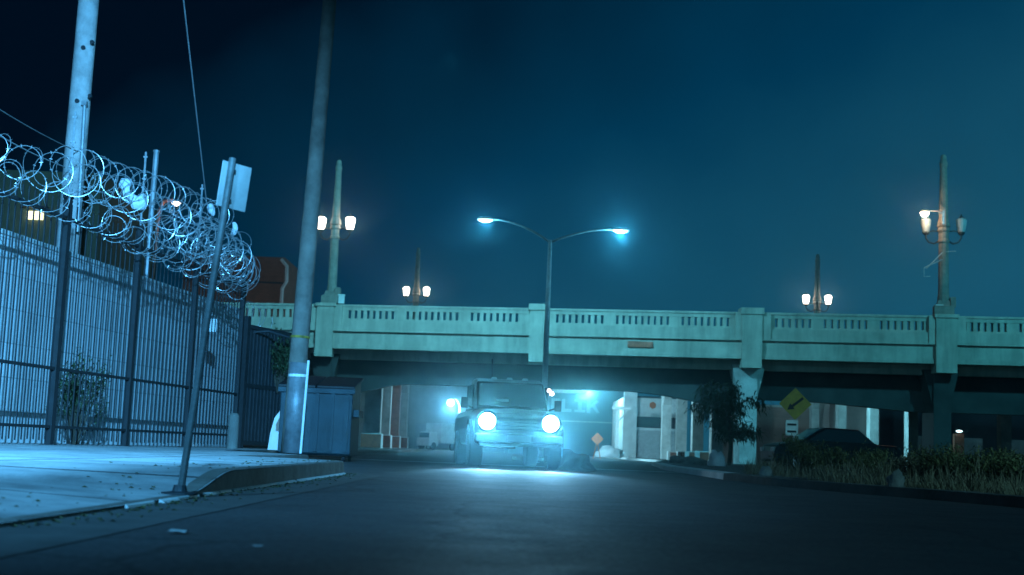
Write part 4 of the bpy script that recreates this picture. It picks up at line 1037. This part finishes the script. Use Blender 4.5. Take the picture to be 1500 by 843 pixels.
lamp('SPOT', 'board_fill', (-3.2, 29.0, 3.4), 220, (.4, .85, 1.0), aim=(p.x, 31.4, .6), angle=38, blend=.8, soft=.1)  # unseen lamp aimed at the white board to brighten it
bush('dark leafy vine mound spilling over the yard gate', ((Py(405, 560, 34).x), 34.2, 1.6), .75, .5, 1.6, 2600, M['leaf_dark'], 91, name='vine', cat='vine', leaf=.08)
p = Py(363, 491, 33); t = thing('gate_light', 'tiny orange light on a short arm above the yard gate', 'lamp', p)
m = MB(); m.lathe([(.01, -.04), (.07, -.03), (.07, .03), (.01, .04)], n=8); m.build('bulb', M['amber'], t)
m = MB(); m.tube([(0, 0, .06), (.5, 0, .12), (1.0, .2, .0)], .03, 6); m.build('arm', M['dark_steel'], t)
# dumpster
DY = 28.2
x0 = Py(446, 640, DY).x; x1 = Py(522, 640, DY).x
t = thing('dumpster', 'large blue green steel dumpster with a sloping lid on the side street', 'dumpster', (x0, DY, .0))
W_ = x1 - x0 - .12
m = MB(); m.prism([(0, .16), (.06, .12), (1.45, .12), (1.5, .2), (1.5, 1.75), (0, 1.50)], -.55, W_, 'x'); m.build('body', M['bin'], t, bevel=.015)
m = MB(); m.span(-.6, W_ + .05, -.07, -.003, 1.42, 1.52)
for k in range(5):
    xx = -.4 + k * (W_ + .3) / 4; m.span(xx - .04, xx + .04, -.05, -.003, .2, 1.42)
m.span(W_ + .003, W_ + .12, .25, 1.2, .95, 1.1); m.build('rib', M['bin'], t)
m = MB(); m.prism([(-.1, 1.525), (1.55, 1.80), (1.55, 1.85), (-.1, 1.575)], -.6, W_ / 2 - .3, 'x'); m.prism([(-.1, 1.525), (1.55, 1.80), (1.55, 1.85), (-.1, 1.575)], W_ / 2 - .27, W_ + .05, 'x'); m.build('lid', M['black'], t, bevel=.01)
for (xx, yy) in ((-.4, .2), (W_ - .15, .2), (-.4, 1.3), (W_ - .15, 1.3)):
    m = MB(); m.lathe([(.02, -.03), (.08, -.03), (.08, .03), (.02, .03)], (xx, yy, .08), 12, 'x'); m.build('caster', M['rubber'], t)

# ------------------------------------------------------------------ night haze
m = MB(); m.span(-75, 75, -25, 215, -1.2, 23)
hz = m.build('haze', mat('haze_dummy', (1, 1, 1), bump=0, var=0)); hz['kind'] = 'stuff'; hz['label'] = 'thin bluish night haze filling the street'; hz['category'] = 'haze'
hm = bpy.data.materials.new('night_haze'); hm.use_nodes = True; t_ = hm.node_tree; t_.nodes.clear()
o_ = t_.nodes.new('ShaderNodeOutputMaterial'); pv_ = t_.nodes.new('ShaderNodeVolumePrincipled')
pv_.inputs['Color'].default_value = (.38, .84, 1, 1); pv_.inputs['Density'].default_value = .0018; pv_.inputs['Anisotropy'].default_value = .965
t_.links.new(pv_.outputs[0], o_.inputs['Volume']); hz.data.materials.clear(); hz.data.materials.append(hm)
